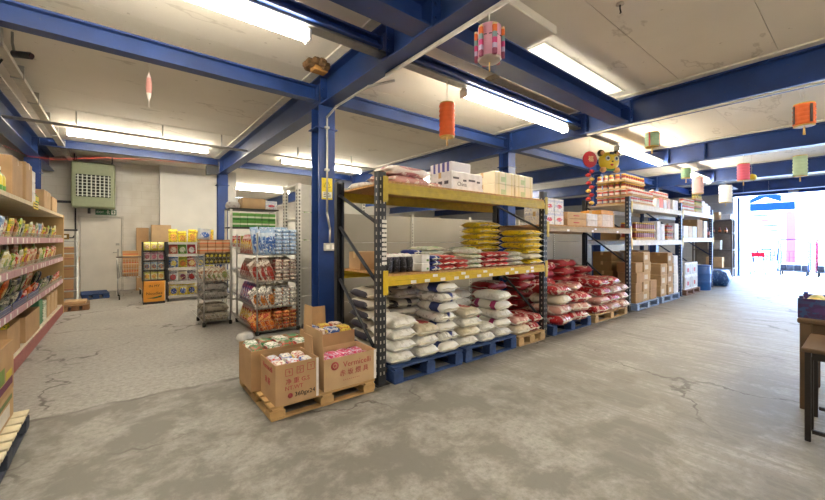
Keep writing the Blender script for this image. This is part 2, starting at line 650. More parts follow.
def post(x, y, label, z1=3.15):
    s = .115
    t = .014
    p = [(-s, -s), (s, -s), (s, -s+t), (t/2, -s+t), (t/2, s-t), (s, s-t), (s, s), (-s, s), (-s, s-t), (-t/2, s-t), (-t/2, -s+t), (-s, -s+t)]
    o = thing('steel_post', label, 'post', (x, y, 0), 0, 'steel posts', kind='structure')
    MB().prism(p, 'z', .015, z1).build('column', BLUE, o)
    MB().cbox(-.17, .17, -.17, .17, 0, .018, .004).build('base_plate', BLUE, o)
    MB().cbox(-.15, .15, -.13, .13, z1 - .3, z1 - .285, .002).build('cap_plate', BLUE, o)
    return o

p1 = post(2.1, 4.55, 'blue steel post with a yellow notice behind the open cartons')
post(6.06, 4.55, 'blue steel post rising behind the cream cartons')
post(10.0, 4.55, 'blue steel post behind the tiger lantern')
post(14.0, 4.55, 'blue steel post behind the farthest rack')
post(2.1, 10.8, 'slim looking far blue post beside the white panel wall')
post(-1.5, 11.2, 'blue steel post against the left wall', 3.15)
# little bracket stub beside the far post
tag(MB().prism([(1.72, 3.1), (2.0, 3.15), (2.0, 3.35), (1.72, 3.35)], 'y', 10.7, 10.9).build('beam_bracket', DARK_GREY),
    'dark bracket under the far cross beam end', 'bracket', None, 'structure')
# notice and socket on the near post
n_ = MB().cbox(-.075, .075, -.006, 0, 0, .28, .002).build('notice', mat('e6cf32', .5), None, (2.1, 4.434, 1.93))
tag(n_, 'yellow and white safety notice on the near blue post', 'sign')
MB().box(-.065, .065, -.0075, -.006, .02, .1).build('white_panel', WHITE, n_)
lettering('⚠', .09, BLACK_INK, n_, (0, -.008, .2))
for k in range(3):
    MB().box(-.05, .05 - .02 * (k == 2), -.009, -.0076, .034 + k * .022, .042 + k * .022).build('text_line', BLACK_INK, n_)
s_ = MB().cbox(-.08, .08, -.05, 0, 0, .1, .006).build('socket_box', mat('b9b7b0', .5), None, (2.13, 4.434, 1.26))
tag(s_, 'grey double socket box on the near blue post', 'socket')
for dx in (-.04, .04):
    MB().cbox(dx - .025, dx + .025, -.054, -.05, .02, .08, .003).build('socket', WHITE, s_)

def pipe(name, pts, r, material, label, cat, kind=None, n=8):
    m = MB().tube(pts, r, n)
    for p in pts[1:-1]:
        m.lathe([(r * 1.02, -r * .9), (r * 1.15, 0), (r * 1.02, r * .9)], 8, Matrix.Translation(Vector(p)))
    return tag(m.build(name, material), label, cat, None, kind)

COND = mat('b8b4aa', .4, .3)
c1 = pipe('conduit', [(2.3, 3.2, 3.12), (2.16, 3.5, 3.12), (2.16, 4.28, 3.12), (2.09, 4.41, 3.0), (2.09, 4.41, 1.75), (2.13, 4.41, 1.55), (2.13, 4.41, 1.365)], .014, COND,
     'grey conduit running down the near blue post to its socket', 'conduit')
for z in (2.85, 2.3):
    MB().cbox(2.06, 2.12, 4.394, 4.434, z, z + .03, .003).build('clip', COND, c1)
for z_ in ():
    pass
pipe('conduit', [(2.17, 3.16, 3.128), (2.17, -1.0, 3.128)], .02, mat('d6d0c4', .4), 'white conduit under the beam beside the pink lantern', 'conduit')
pipe('conduit', [(5.98, 2.9, 3.128), (5.98, -2.0, 3.128)], .016, mat('d6d0c4', .4), 'thin white conduit below the beam beside the orange lantern', 'conduit')
c2 = pipe('conduit', [(-1.7, 8.3, 3.3), (6.0, 8.3, 3.3)], .026, COND, 'long grey conduit crossing under the back left ceiling', 'conduit')
for x in (-.6, .6, 1.6, 3.2, 4.6):
    MB().box(x - .01, x + .01, 8.285, 8.315, 3.325, ZC - .001).build('hanger', COND, c2)
# cable tray along the left
tr = MB()
tr.box(-1.06, -.96, 3.0, 12.6, 3.40, 3.412).box(-1.06, -1.054, 3.0, 12.6, 3.412, 3.45).box(-.966, -.96, 3.0, 12.6, 3.412, 3.45)
t_ = tag(tr.build('cable_tray', mat('bdb6a6', .5, .2)), 'narrow cable tray running down the left ceiling', 'tray')
for k in range(9):
    y = 3.4 + k * 1.05
    MB().box(-1.07, -.95, y, y + .03, 3.39, ZC - .001).build('hanger', GREY_METAL, t_)
tag(MB().tube([(-1.45, 6.2, 3.0), (-1.2, 6.05, 3.1), (-1.03, 5.95, 3.39)], .012, 6).build('black_cable', BLACK_INK), 'black cable drooping from the cable tray', 'cable')
pts = [(-1.55, 9.0, 2.98), (-1.3, 9.4, 2.9), (-1.0, 9.9, 2.97), (-.3, 10.2, 3.16), (.6, 10.6, 3.3), (1.9, 10.7, 3.36)]
tag(MB().tube(pts, .0045, 5).build('red_cable', mat('b23a30', .5)), 'thin red cable strung below the back ceiling', 'cable')

# ------------------------------------------------------------------ light fittings
def fitting(x0, x1, y, z, label, w=.054):
    L = (x1 - x0) / 2
    t = thing('strip_light', label, 'light', ((x0 + x1) / 2, y, z), 0, 'strip lights')
    MB().cbox(-L, L, -w * .55, w * .55, 0, .05, .006).build('housing', WHITE, t)
    prof = []
    for k in range(9):
        a = PI * k / 8
        prof.append((w * math.cos(a), -.004 - .066 * math.sin(a) ** .8))
    MB().prism(prof, 'x', -L + .03, L - .03).build('diffuser', glow('fff6e2', TUBE), t)
    if z > 3.4:
        for q in (-L * .6, L * .6):
            MB().box(q - .02, q + .02, -.02, .02, .05, ZC - z - .004).build('fixing', WHITE, t)
    for s in (-1, 1):
        MB().cbox(min(s * L, s * (L - .03)), max(s * L, s * (L - .03)), -w * 1.05, w * 1.05, -.076, .03, .008).build('end_cap', WHITE, t)
    return t

ln = ['nearest the camera at upper left', 'over the yellow rack behind the orange lantern', 'over the jar racks beside the tiger lantern', 'farthest along the near trunking']
for k, x in enumerate((-1.1, 3.26, 7.6, 11.8)):
    fitting(x, x + 2.4, 3.1, 3.22, 'unseen added fluorescent strip light ' + ln[k])
l2 = ['in front of the green heater', 'behind the blue post, over the wire cages', 'at the back behind the yellow rack', 'at the back behind the jar racks']
for k, x in enumerate((-.84, 3.2, 7.4, 11.6)):
    fitting(x, x + 2.4, 9.5, 3.46, 'unseen added fluorescent strip light ' + l2[k])
l4 = ['over the cages', 'deep at the back, third bay', 'deep at the back, fourth bay', 'deep at the back, last bay']
for k, x in enumerate((3.2, 7.4, 11.6)):
    fitting(x, x + 2.4, 15.5, 3.46, 'unseen added fluorescent strip light ' + l4[k + 1])
l3 = ['behind the camera on the left', 'to the right of the camera', 'over the wooden tables side', 'over the opening side aisle']  # out-of-frame row, added to light the hall from the camera side
for k, x in enumerate((-1.0, 3.3, 7.4, 11.4)):
    fitting(x, x + 2.4, -1.6, 3.46, 'unseen added fluorescent strip light ' + l3[k])
# trunking over the near row
tk = MB().cbox(-1.6, 17.8, 3.035, 3.165, 3.272, 3.298, .004)
tag(tk.build('light_trunking', mat('8f8d88', .5, .3)), 'grey metal trunking carrying the near strip lights', 'trunking', None, 'structure')
# glowing panel added for the bright ceiling strip
rl = thing('glow_strip_1', 'bright recessed glowing panel strip beside the dark cross beam', 'glow_panel', (4.65, 2.37, ZC), 0, None, kind='structure')
w_ = MB()
w_.box(-1.05, 1.05, -.16, -.14, -.006, .021).box(-1.05, 1.05, .14, .16, -.006, .021).box(-1.05, -1.03, -.14, .14, -.006, .021).box(1.0, 1.05, -.14, .14, -.006, .021)
w_.build('glow_panel_frame', mat('efe9d8', .6), rl)
MB().box(-1.03, 1.0, -.14, .14, .012, .018).build('emissive_panel', glow('f6f2e4', 0.8), rl)
# lowered ceiling casing beyond the glowing panel
tag(MB().cbox(2.25, 3.42, 1.96, 2.5, 3.47, 3.556, .01).build('ceiling_casing', CEIL), 'boxed ceiling casing beside the pink lantern', 'casing', None, 'structure')
tag(MB().cbox(3.77, 5.75, 2.95, 3.2, 3.48, 3.556, .01).build('duct_box', mat('b4a488', .7)), 'beige boxed duct between the two inner cross beams', 'duct', None, 'structure')
# broken patch with exposed timber by the near post
pt = thing('ceiling_hole', 'broken ceiling patch with brown timber above the near post', 'damage', (1.85, 4.2, ZC - .02), 0, None, kind='structure')
m = MB()
for k in range(9):
    a = k * .7
    m.cbox(.1 * math.cos(a) - .05, .1 * math.cos(a) + .05, .13 * math.sin(a) - .05, .13 * math.sin(a) + .05, -.04 - .05 * R.random(), .018, .02)
m.build('broken_plaster', mat('6b4f30', .9, var=.4, scale=12, bmp=.6), pt)
MB().cbox(-.06, .12, -.08, .05, -.1, -.03, .01).build('timber', mat('a5763c', .8), pt)
# ================================================================== BUILDERS FOR GOODS
def carton(w, d_, h, loc, label, group=None, rz=0.0, m=None, tape=True, cat='carton', name='carton', label_patch=None, rot=None):
    """closed cardboard carton (base centre at loc) with taped seam"""
    w_ = round(w, 3)
    me = cached(('carton', w_, round(d_, 3), round(h, 3)), lambda: MB().cbox(-w/2, w/2, -d_/2, d_/2, 0, h, .007).mesh('carton'))
    o = obj(name, me, m or CARD, None, loc, rz, rot)
    tag(o, label, cat, group)
    if tape:
        t = cached(('tape', w_, round(d_, 3), round(h, 3)), lambda: MB().box(-w/2 - .0015, w/2 + .0015, -.024, .024, h, h + .0015)
                   .box(-w/2 - .0015, -w/2, -.024, .024, h - .07, h).box(w/2, w/2 + .0015, -.024, .024, h - .07, h).mesh('tape'))
        obj('tape', t, TAPE, o)
    if label_patch:
        pm, (a0, a1, b0, b1) = label_patch
        MB().box(-w/2 + a0 * w, -w/2 + a1 * w, -d_/2 - .0015, -d_/2, b0 * h, b1 * h).build('printed_label', pm, o)
    return o

def sack_mesh(L, W, H, seed):
    def mk():
        r = random.Random(seed)
        nu, nv = 12, 8
        ph = [r.uniform(0, 6.28) for _ in range(6)]
        P, F = [], []
        for side in (1, -1):
            for i in range(nu + 1):
                for j in range(nv + 1):
                    u, v = -1 + 2 * i / nu, -1 + 2 * j / nv
                    eu = max(0, 1 - abs(u) ** 4.5)
                    ev = max(0, 1 - abs(v) ** 4.5)
                    k = (eu * ev) ** 0.34
                    wr = .10 * math.sin(4 * u + ph[0]) * math.sin(3 * v + ph[1]) + .045 * math.sin(9 * v + ph[2] + 2 * u)
                    x = L / 2 * u * (1 - .05 * v * v)
                    y = W / 2 * v * (1 - .07 * (1 - eu))
                    mid = H * .42
                    if side > 0:
                        z = mid + (H - mid) * k * (1 + wr * k)
                    else:
                        z = mid - mid * min(1, k * 1.25)
                    P.append((x, y, z))
            o = 0 if side > 0 else (nu + 1) * (nv + 1)
            for i in range(nu):
                for j in range(nv):
                    a = o + i * (nv + 1) + j
                    q = (a, a + nv + 1, a + nv + 2, a + 1)
                    F.append(q if side > 0 else q[::-1])
        zt = max(p[2] for p in P)
        P = [(p[0], p[1], p[2] * H / zt) for p in P]
        mb = MB().add(P, F, True)
        me = mb.mesh('sack', False)
        bm = bmesh.new()
        bm.from_mesh(me)
        bmesh.ops.remove_doubles(bm, verts=bm.verts, dist=.0004)
        bmesh.ops.recalc_face_normals(bm, faces=bm.faces)
        bm.to_mesh(me)
        bm.free()
        return me
    return cached(('sack', L, W, H, seed), mk)

def seam_mesh(L, W, H, s):
    def mk():
        P, F = [], []
        n = 6
        for j in range(n + 1):
            v = -1 + 2 * j / n
            y = W / 2 * v * .93
            z = H * .42 + .006 * math.sin(j * 1.9)
            x0 = s * L / 2 * (1 - .05 * v * v) * .985
            for x, dz in ((x0, 0), (x0 + s * .024, -.006)):
                for t in (-.002, .002):
                    P.append((x, y, z + dz + t))
        for j in range(n):
            a, b = j * 4, j * 4 + 4
            F += [(a, b, b + 2, a + 2), (a + 1, a + 3, b + 3, b + 1), (a + 2, b + 2, b + 3, a + 3), (a, a + 1, b + 1, b)]
        return MB().add(P, F).mesh('stitched_end')
    return cached(('seam', L, W, H, s), mk)

SEAM = mat('d9d2c2', .7)

def sack(L, W, H, loc, rz, m, label, group, seed=0, tilt=(0, 0), seam=True, seam_m=None, name='sack', cat='sack'):
    o = obj(name, sack_mesh(L, W, H, seed % 3), m, None, loc, rot=(tilt[0], tilt[1], rz))
    tag(o, label, cat, group)
    if seam:
        for e in (-1, 1):
            obj('stitched_end', seam_mesh(L, W, H, e), seam_m or SEAM, o)
    return o

def pouch_mesh(w, h, t, seed=0):
    def mk():
        r = random.Random(seed + 5)
        nx, nz = 6, 7
        ph = [r.uniform(0, 6) for _ in range(4)]
        P, F = [], []
        for side in (1, -1):
            for i in range(nx + 1):
                for j in range(nz + 1):
                    u, v = -1 + 2 * i / nx, -1 + 2 * j / nz
                    ev = max(0, 1 - (abs(v) / .86) ** 4) if abs(v) < .86 else 0
                    eu = max(0, 1 - abs(u) ** 2.6)
                    k = (eu * ev) ** .5
                    x = w / 2 * u * (1 - .07 * k)
                    z = h / 2 * v + h / 2
                    y = side * (t / 2 * k * (1 + .12 * math.sin(3 * u + ph[0] + 2 * v)) + .0015)
                    if abs(v) >= .86:
                        y += .003 * math.sin(u * 5 + ph[1])
                    P.append((x, y, z))
            o = 0 if side > 0 else (nx + 1) * (nz + 1)
            for i in range(nx):
                for j in range(nz):
                    a = o + i * (nz + 1) + j
                    F.append((a, a + nz + 1, a + nz + 2, a + 1))
        n1 = (nx + 1) * (nz + 1)
        for j in range(nz):
            for i in (0, nx):
                a = i * (nz + 1) + j
                F.append((a, a + 1, n1 + a + 1, n1 + a))
        for i in range(nx):
            for j in (0, nz):
                a = i * (nz + 1) + j
                F.append((a, a + nz + 1, n1 + a + nz + 1, n1 + a))
        return MB().add(P, F, True).mesh('packet')
    return cached(('pouch', w, h, t, seed), mk)

def packet(w, h, t, loc, m, label, group, rot=(0, 0, 0), seed=0, name='packet', cat='packet'):
    o = obj(name, pouch_mesh(w, h, t, seed % 3), m, None, loc, rot=rot)
    return tag(o, label, cat, group)

def jar_mesh(r, h, kind='jar'):
    def mk():
        if kind == 'jar':
            p = [(r * .92, 0), (r, .01), (r, h * .74), (r * .8, h * .82), (r * .8, h * .84), (r * .88, h * .85), (r * .88, h * .99), (r * .84, h)]
        elif kind == 'bottle':
            p = [(r * .92, 0), (r, .01), (r, h * .55), (r * .85, h * .64), (r * .36, h * .78), (r * .34, h * .88), (r * .42, h * .885), (r * .42, h * .99), (r * .38, h)]
        else:
            p = [(r * .97, 0), (r, .004), (r, .012), (r * .97, .016), (r * .97, h - .016), (r, h - .012), (r, h - .003), (r * .95, h), (r * .94, h - .004)]
        return MB().lathe(p, 12).mesh(kind)
    return cached(('jar', r, h, kind), mk)

def jar(r, h, loc, m, label, group, kind='jar', name=None, cat=None):
    o = obj(name or kind, jar_mesh(r, h, kind), m, None, loc, R.uniform(0, 6))
    return tag(o, label, cat or kind, group)

def pallet(w, d_, h, loc, label, m, rz=0.0, group='pallets', nb=7, deckm=None):
    """timber pallet; loc is the middle of the footprint on the floor; open fork sides face +-y"""
    t = thing('pallet', label, 'pallet', loc, rz, group)
    bt = .02
    bw = d_ / nb * .78
    top = cached(('pb', w, bw, h), lambda: MB().cbox(-w/2, w/2, -bw/2, bw/2, h - bt, h, .003).mesh('deck_board'))
    for k in range(nb):
        y = -d_/2 + bw/2 + k * (d_ - bw) / (nb - 1)
        obj('deck_board', top, deckm or m, t, (0, y, 0))
    st = cached(('ps', d_, h), lambda: MB().cbox(-.045, .045, -d_/2, d_/2, h - 2 * bt, h - bt, .003).mesh('stringer'))
    bb = cached(('pbb', d_, h), lambda: MB().cbox(-.05, .05, -d_/2, d_/2, 0, bt, .003).mesh('bottom_board'))
    bk = cached(('pbk', h), lambda: MB().cbox(-.06, .06, -.06, .06, bt, h - 2 * bt, .004).mesh('block'))
    for x in (-w/2 + .06, 0, w/2 - .06):
        obj('stringer', st, m, t, (x, 0, 0))
        obj('bottom_board', bb, m, t, (x, 0, 0))
        for y in (-d_/2 + .06, 0, d_/2 - .06):
            obj('block', bk, m, t, (x, y, 0))
    fb = cached(('pfb', w, h), lambda: MB().cbox(-w/2 + .1, w/2 - .1, -.03, .03, 0, bt * .8, .003).mesh('bottom_lead_board'))
    for y in (-d_/2 + .035, d_/2 - .035):
        obj('bottom_lead_board', fb, m, t, (0, y, 0))
    return t

def open_carton(w, d_, h, loc, label, rz=0.0, m=None, flaps=(), group=None, fill=0.75):
    """open-topped carton: four walls, base, and standing or folded flaps.
    flaps: (side, height, lean in radians)"""
    m = m or CARD
    t = thing('open_carton', label, 'carton', loc, rz, group)
    k = .006
    b = MB()
    b.box(-w/2, w/2, -d_/2, -d_/2 + k, 0, h).box(-w/2, w/2, d_/2 - k, d_/2, 0, h)
    b.box(-w/2, -w/2 + k, -d_/2 + k, d_/2 - k, 0, h).box(w/2 - k, w/2, -d_/2 + k, d_/2 - k, 0, h)
    b.box(-w/2 + k, w/2 - k, -d_/2 + k, d_/2 - k, 0, k)
    b.build('body', m, t)
    for side, fh, lean, frac in flaps:
        f = MB()
        if side in ('-y', '+y'):
            L = w * frac
            f.box(-L/2, L/2, -k/2, k/2, 0, fh)
            o = f.build('flap', m, t, (0, (-d_/2 + k/2) if side == '-y' else (d_/2 - k/2), h + .001))
            o.rotation_euler = ((lean if side == '-y' else -lean), 0, 0)
        else:
            L = d_ * frac
            f.box(-k/2, k/2, -L/2, L/2, 0, fh)
            o = f.build('flap', m, t, ((-w/2 + k/2) if side == '-x' else (w/2 - k/2), 0, h + .001))
            o.rotation_euler = (0, (-lean if side == '-x' else lean), 0)
    return t

# ================================================================== PALLET RACKING
UP = mat('2b2d33', .45, .2)
UPB = mat('22345c', .45, .2)
YEL = mat('d2b01e', .45, var=.1)
YELD = mat('b39a28', .5, var=.15)
PALE = mat('d9cdb4', .5)
YF, YR = 2.96, 3.82

def upright_mesh(h):
    def mk():
        m = MB()
        m.cbox(-.045, .045, -.035, -.029, 0, h, .002)
        m.box(-.045, -.038, -.029, .04, 0, h).box(.038, .045, -.029, .04, 0, h)
        m.box(-.045, -.025, .034, .04, 0, h).box(.025, .045, .034, .04, 0, h)
        m.cbox(-.07, .07, -.06, .06, 0, .008, .002)
        return m.mesh('upright')
    return cached(('up', h), mk)

def slots_mesh(h, z0=.1):
    def mk():
        m = MB()
        z = z0
        while z < h - .06:
            m.box(-.026, -.014, -.0365, -.035, z, z + .03).box(.014, .026, -.0365, -.035, z, z + .03)
            m.box(-.0465, -.045, -.008, .008, z, z + .03)
            z += .075
        return m.mesh('slots')
    return cached(('slots', h), mk)

SLOT = mat('b7b2a6', .6)

def frame(rack, x, h, m, slots=True):
    for y in (YF, YR):
        u = obj('upright', upright_mesh(h), m, rack, (x, y, 0), 0 if y == YF else PI)
        if slots:
            obj('slots', slots_mesh(h), SLOT, u)['kind'] = 'stuff'
    b = MB()
    def bar(z0, z1, r=.016):
        b.cyl((x, YF + .04, z0), (x, YR - .04, z1), r, 6)
    for z0, z1 in ((.25, .25), (.25, .95), (.95, 1.55), (1.55, h - .15)):
        q = MB().cyl((x, YF + .02, z0), (x, YR - .02, z1), .018, 6)
        q.build('brace', m, rack)

def beam_pair(rack, x0, x1, z, m, h=.105, tags=0, deck=CHIP, r=R, cm=None):
    """front and rear beam whose top is at z, decking laid on them"""
    for y, nm in ((YF - .06, 'front_beam'), (YR + .015, 'rear_beam')):
        b = MB()
        b.cbox(x0 + .05, x1 - .05, y, y + .045, z - h, z - h * .45, .004)
        b.cbox(x0 + .05, x1 - .05, y + .008, y + .045, z - h * .45, z, .004)
        o = b.build(nm, m, rack)
        for xx in (x0 + .02, x1 - .02):
            c = MB().cbox(xx - .03, xx + .03, y - .008, y + .0, z - h - .08, z + .06, .003)
            if y < YF:
                c.build('beam_connector', cm or m, o)
        if nm == 'front_beam':
            for k in range(tags):
                xt = x0 + .2 + (x1 - x0 - .4) * (k + r.uniform(.1, .6)) / tags
                MB().box(xt, xt + .07, y - .0015, y + .0, z - h + .008 + .0 * k, z - h + .04).build('price_tag', WHITE, o)
                if k % 2:
                    xt += .12
                    MB().box(xt, xt + .07, y + .0065, y + .008, z - .04, z - .012).build('price_tag', WHITE, o)
    n = 5
    for k in range(n):
        a = x0 + .06 + (x1 - x0 - .12) * k / n
        b = x0 + .06 + (x1 - x0 - .12) * (k + 1) / n
        MB().box(a + .004, b - .004, YF - .05, YR + .05, z + .001, z + .02).build('deck_board', deck, rack)

X = [1.96, 4.79, 7.77, 10.91, 13.76]
r1 = thing('pallet_rack', 'charcoal pallet rack bay with yellow beams holding rice sacks', 'rack', (0, 0, 0), 0, 'pallet racking')
frame(r1, X[0], 2.06, UP)
frame(r1, X[1], 2.1, UP)
beam_pair(r1, X[0], X[1], 1.955, YELD, .11, 0, CHIP)
beam_pair(r1, X[0], X[1], 1.045, YEL, .095, 11, CHIP)
# white stickers down the near upright
for k in range(10):
    MB().box(X[0] - .005, X[0] + .05, YF - .0385, YF - .0366, 1.16 + k * .045, 1.19 + k * .045).build('sticker', WHITE, r1)
r2 = thing('pallet_rack', 'pallet rack bay over the heap of red sacks', 'rack', (0, 0, 0), 0, 'pallet racking')
frame(r2, X[2], 2.25, UP)
beam_pair(r2, X[1], X[2], 1.61, mat('a8906a', .6), .085, 3, CHIP, cm=YEL)
r3 = thing('pallet_rack', 'pale beamed pallet rack bay with jars and brown cartons', 'rack', (0, 0, 0), 0, 'pallet racking')
frame(r3, X[3], 2.33, UPB)
beam_pair(r3, X[2], X[3], 2.1, PALE, .09, 0, PALE, cm=YEL)
beam_pair(r3, X[2], X[3], 1.38, PALE, .09, 0, PALE, cm=YEL)
r4 = thing('pallet_rack', 'farthest pale beamed pallet rack bay above the blue drums', 'rack', (0, 0, 0), 0, 'pallet racking')
frame(r4, X[4], 2.3, UPB)
beam_pair(r4, X[3], X[4], 2.12, PALE, .09, 0, PALE, cm=YEL)
beam_pair(r4, X[3], X[4], 1.44, PALE, .09, 0, PALE, cm=YEL)

# ================================================================== GREY BACK-PANELLED SHELVING BEHIND THE RACK
GP = mat('8f887b', .6, scale=2, var=.06)
def panel_run(x0, n, w, y, h, label, depth=.45):
    t = thing('gondola_shelving', label, 'shelving', (x0, y, 0), 0, 'grey backed shelving')
    pn = cached(('gp', w), lambda: MB().cbox(.03, w - .03, 0, .012, 0, .435, .004).mesh('back_panel'))
    up = cached(('gu', h), lambda: MB().cbox(-.03, .03, -.012, .05, 0, h, .004).mesh('upright'))
    sl = cached(('gs', h), lambda: (lambda m: [m.box(-.006, .006, -.0135, -.012, z, z + .03) for z in [.1 + .05 * k for k in range(int((h - .2) / .05))]] and m)(MB()).mesh('slots'))
    for k in range(n + 1):
        u = obj('upright', up, mat('b3ada0', .55), t, (k * w, 0, 0))
        obj('slots', sl, BLACK_INK, u)['kind'] = 'stuff'
    for k in range(n):
        for j in range(int(h / .44)):
            obj('back_panel', pn, GP, t, (k * w, 0, .04 + j * .44))
        for z in (.12, .55, .98, 1.4):
            if z < h:
                MB().box(k * w + .03, (k + 1) * w - .03, .05, depth, z, z + .025).build('shelf', GP, t)
    return t
panel_run(2.45, 3, 1.45, 4.9, 1.84, 'grey panelled shelving row behind the yellow rack')
panel_run(6.95, 4, 1.45, 4.9, 1.84, 'grey panelled shelving row behind the red sacks')
# tall white shelving end beside the wire cages
WG = mat('d8d5cc', .5)
tg = thing('tall_shelving', 'tall white slotted shelving end beside the wire cages', 'shelving', (2.24, 5.75, 0))
for (x, y) in ((0, 0), (0, .6), (1.2, 0), (1.2, .6)):
    u = MB().cbox(x - .03, x + .03, y - .02, y + .09, 0, 2.32, .004).build('upright', WG, tg)
    m = MB()
    for k in range(38):
        m.box(x - .0315, x - .03, y + .02, y + .05, .15 + k * .055, .18 + k * .055)
        m.box(x - .014, x + .01, y - .0215, y - .02, .15 + k * .055, .18 + k * .055)
    m.build('slots', mat('4a4844', .6), u)['kind'] = 'stuff'
for k in range(5):
    MB().cbox(.03, 1.17, 0, .014, .04 + k * .455, .485 + k * .455, .004).build('back_panel', mat('b5b1a7', .6, var=.05), tg)
for z in (.1, .7, 1.25, 1.72, 2.28):
    MB().cbox(-.03, 1.2, .04, .6, z, z + .03, .004).build('shelf', WG, tg)
# ================================================================== GOODS ON THE RACKING
BP = mat('2b4474', .7, var=.3, scale=9)
PBP = mat('8fa6cf', .65, var=.2, scale=9)
S_WHITE = pack('f0ede6', 'e6e2d8', 'd9d5cc', (0, 1), .55, 9)
S_NAVY = bands([(0, 'f0ede6'), (.2, '2c3a78'), (.5, 'efece6'), (.66, 'ddd7cc'), (.86, 'f0ede6')], 0, .5, .0)
S_NAVY2 = pack('efece6', '2c3a78', 'b9b3ac', (0, 1), .5, 8, (.5, .22))
S_GREY = bands([(0, '35323a'), (.14, 'cfc6b6'), (.45, '3c3844'), (.6, 'cbc2b2'), (.9, '3c3844')], 1, .55)
S_MAG = bands([(0, 'e9e4dc'), (.18, 'a8346a'), (.34, 'e9e4dc'), (.75, 'a8346a'), (.9, 'e9e4dc')], 0, .5)
S_WRAP = pack('d3cdc4', 'e5e2de', 'b9a9a4', (0, 1), .3, 7)
S_RED = pack('b2232b', 'c93a3a', 'e8d8cc', (0, 1), .42, 8, (.42, .3))
S_RED2 = pack('a01c28', 'd8c9b4', '8a1420', (0, 1), .42, 8, (.34, .36))
S_PINK = pack('cf9a90', 'b02c36', 'efe0d4', (0, 1), .42, 7, (.44, .34))
S_CREAM = pack('e2d6be', 'b5333a', 'cdbf9f', (0, 1), .45, 9, (.3, .26))
S_YEL = pack('ecce1c', 'f0d83e', 'b0901c', (0, 1), .4, 10, (.4, .2))

pallet(.96, .98, .165, (2.53, 3.35, 0), 'blue pallet next to the open cartons under white sacks', BP)
pallet(.96, .98, .165, (3.53, 3.35, 0), 'middle blue pallet under white and magenta striped sacks', BP)
pallet(.62, .98, .13, (4.37, 3.35, 0), 'small weathered pallet at the end of the yellow rack', WOOD)

def pile(x, y, z0, n, L, W, H, rz, mats_, what, where, group, seed=0, jit=.015, twist=.05, drift=(0, 0)):
    for k in range(n):
        m = mats_[k % len(mats_)]
        pos = 'top' if k == n - 1 else ('lowest' if k == 0 else ORD[k] + ' up')
        if n == 1:
            lab = what + ' lying ' + where
        else:
            lab = '%s, %s in the pile %s' % (what, pos, where)
        sack(L, W, H, (x + R.uniform(-jit, jit) + drift[0] * k, y + R.uniform(-jit, jit) + drift[1] * k, z0 + k * (H + .001)), rz + R.uniform(-twist, twist), m, lab, group, seed + k)

gw = 'rice sacks under the yellow rack'
zp = .166
pile(2.21, 3.11, zp, 4, .46, .31, .115, PI/2, [S_WHITE], 'plain white sack', 'right beside the charcoal upright', gw)
pile(2.53, 3.10, zp, 3, .46, .29, .115, PI/2, [S_WHITE, S_WHITE, S_CREAM], 'off-white sack', 'left of the navy banded tower', gw, 3)
pile(2.835, 3.12, zp, 7, .47, .29, .108, PI/2, [S_NAVY, S_NAVY2], 'navy banded white sack', 'forming the tall front tower', gw, 1, .02, .09)
pile(2.25, 3.60, zp, 6, .4, .38, .115, PI/2, [S_GREY], 'dark striped sack', 'behind the plain white sacks', gw, 2, .01, .04)
pile(2.69, 3.60, zp, 7, .4, .42, .108, PI/2, [S_GREY, S_WRAP], 'dark striped sack', 'behind the navy banded tower', gw, 5, .01, .04)
pile(3.2, 3.11, zp, 4, .46, .31, .11, PI/2, [S_WHITE, S_CREAM], 'white printed sack', 'at the left of the middle pallet', gw, 7, .02, .08)
pile(3.5, 3.10, zp, 2, .44, .25, .11, PI/2, [S_WHITE], 'slumped white sack', 'in the low middle of the middle pallet', gw, 4)
pile(3.56, 3.60, zp, 5, .48, .38, .11, 0, [S_WHITE], 'smooth white sack', 'at the back centre of the middle pallet', gw, 2, .01, .03)
pile(3.82, 3.11, zp, 5, .46, .30, .115, PI/2, [S_WHITE, S_MAG], 'magenta striped white sack', 'at the right of the middle pallet', gw, 8, .015, .07)
pile(3.14, 3.60, zp, 6, .4, .26, .115, PI/2, [S_WRAP], 'clear wrapped sack', 'at the back left of the middle pallet', gw, 8, .005, .02)
pile(4.25, 3.12, .131, 2, .44, .34, .12, PI/2, [S_CREAM, S_PINK], 'cream and red sack', 'at the front of the small pallet', gw, 1)
pile(4.55, 3.14, .131, 2, .5, .22, .12, PI/2, [S_RED], 'crimson sack', 'by the second charcoal upright', gw, 2)
pile(4.36, 3.62, .131, 5, .5, .38, .13, 0, [S_RED2], 'dark red sack', 'at the back of the small pallet', gw, 3, .01, .04)

# ---- middle level of the yellow rack
zm = 1.067
gm = 'goods on the middle yellow shelf'
carton(.3, .26, .2, (2.22, 3.66, zm), 'brown carton at the back left of the middle yellow shelf', gm)
BLKPK = pack('1c1a1d', '2a282c', '5a5660', (0, 1), .35, 26)
for k in range(4):
    packet(.085, .16, .075, (2.10 + k * .088, 3.02, zm), BLKPK, 'glossy black packet, %s from left at the shelf edge' % ORD[k], 'black packets', (0, 0, R.uniform(-.1, .1)), k)
RW = pack('eae2dc', 'c9747c', 'f2eeea', (0, 1), .4, 16)
for k in range(3):
    sack(.2, .122, .058, (2.16 + k * .13, 3.2, zm + .17 * 0 + .0), PI/2, RW, 'white packet with red print, %s behind the black packets' % ORD[k], 'white red packets', k, seam=False, name='packet', cat='packet')
    sack(.2, .122, .058, (2.16 + k * .13, 3.2, zm + .06), PI/2, RW, 'white packet with red print, %s one of the middle layer' % ORD[k], 'white red packets', k + 1, seam=False, name='packet', cat='packet')
    sack(.2, .122, .07, (2.16 + k * .13, 3.2, zm + .12), PI/2, RW, 'white packet with red print, %s one of the top layer' % ORD[k], 'white red packets', k + 2, seam=False, name='packet', cat='packet')
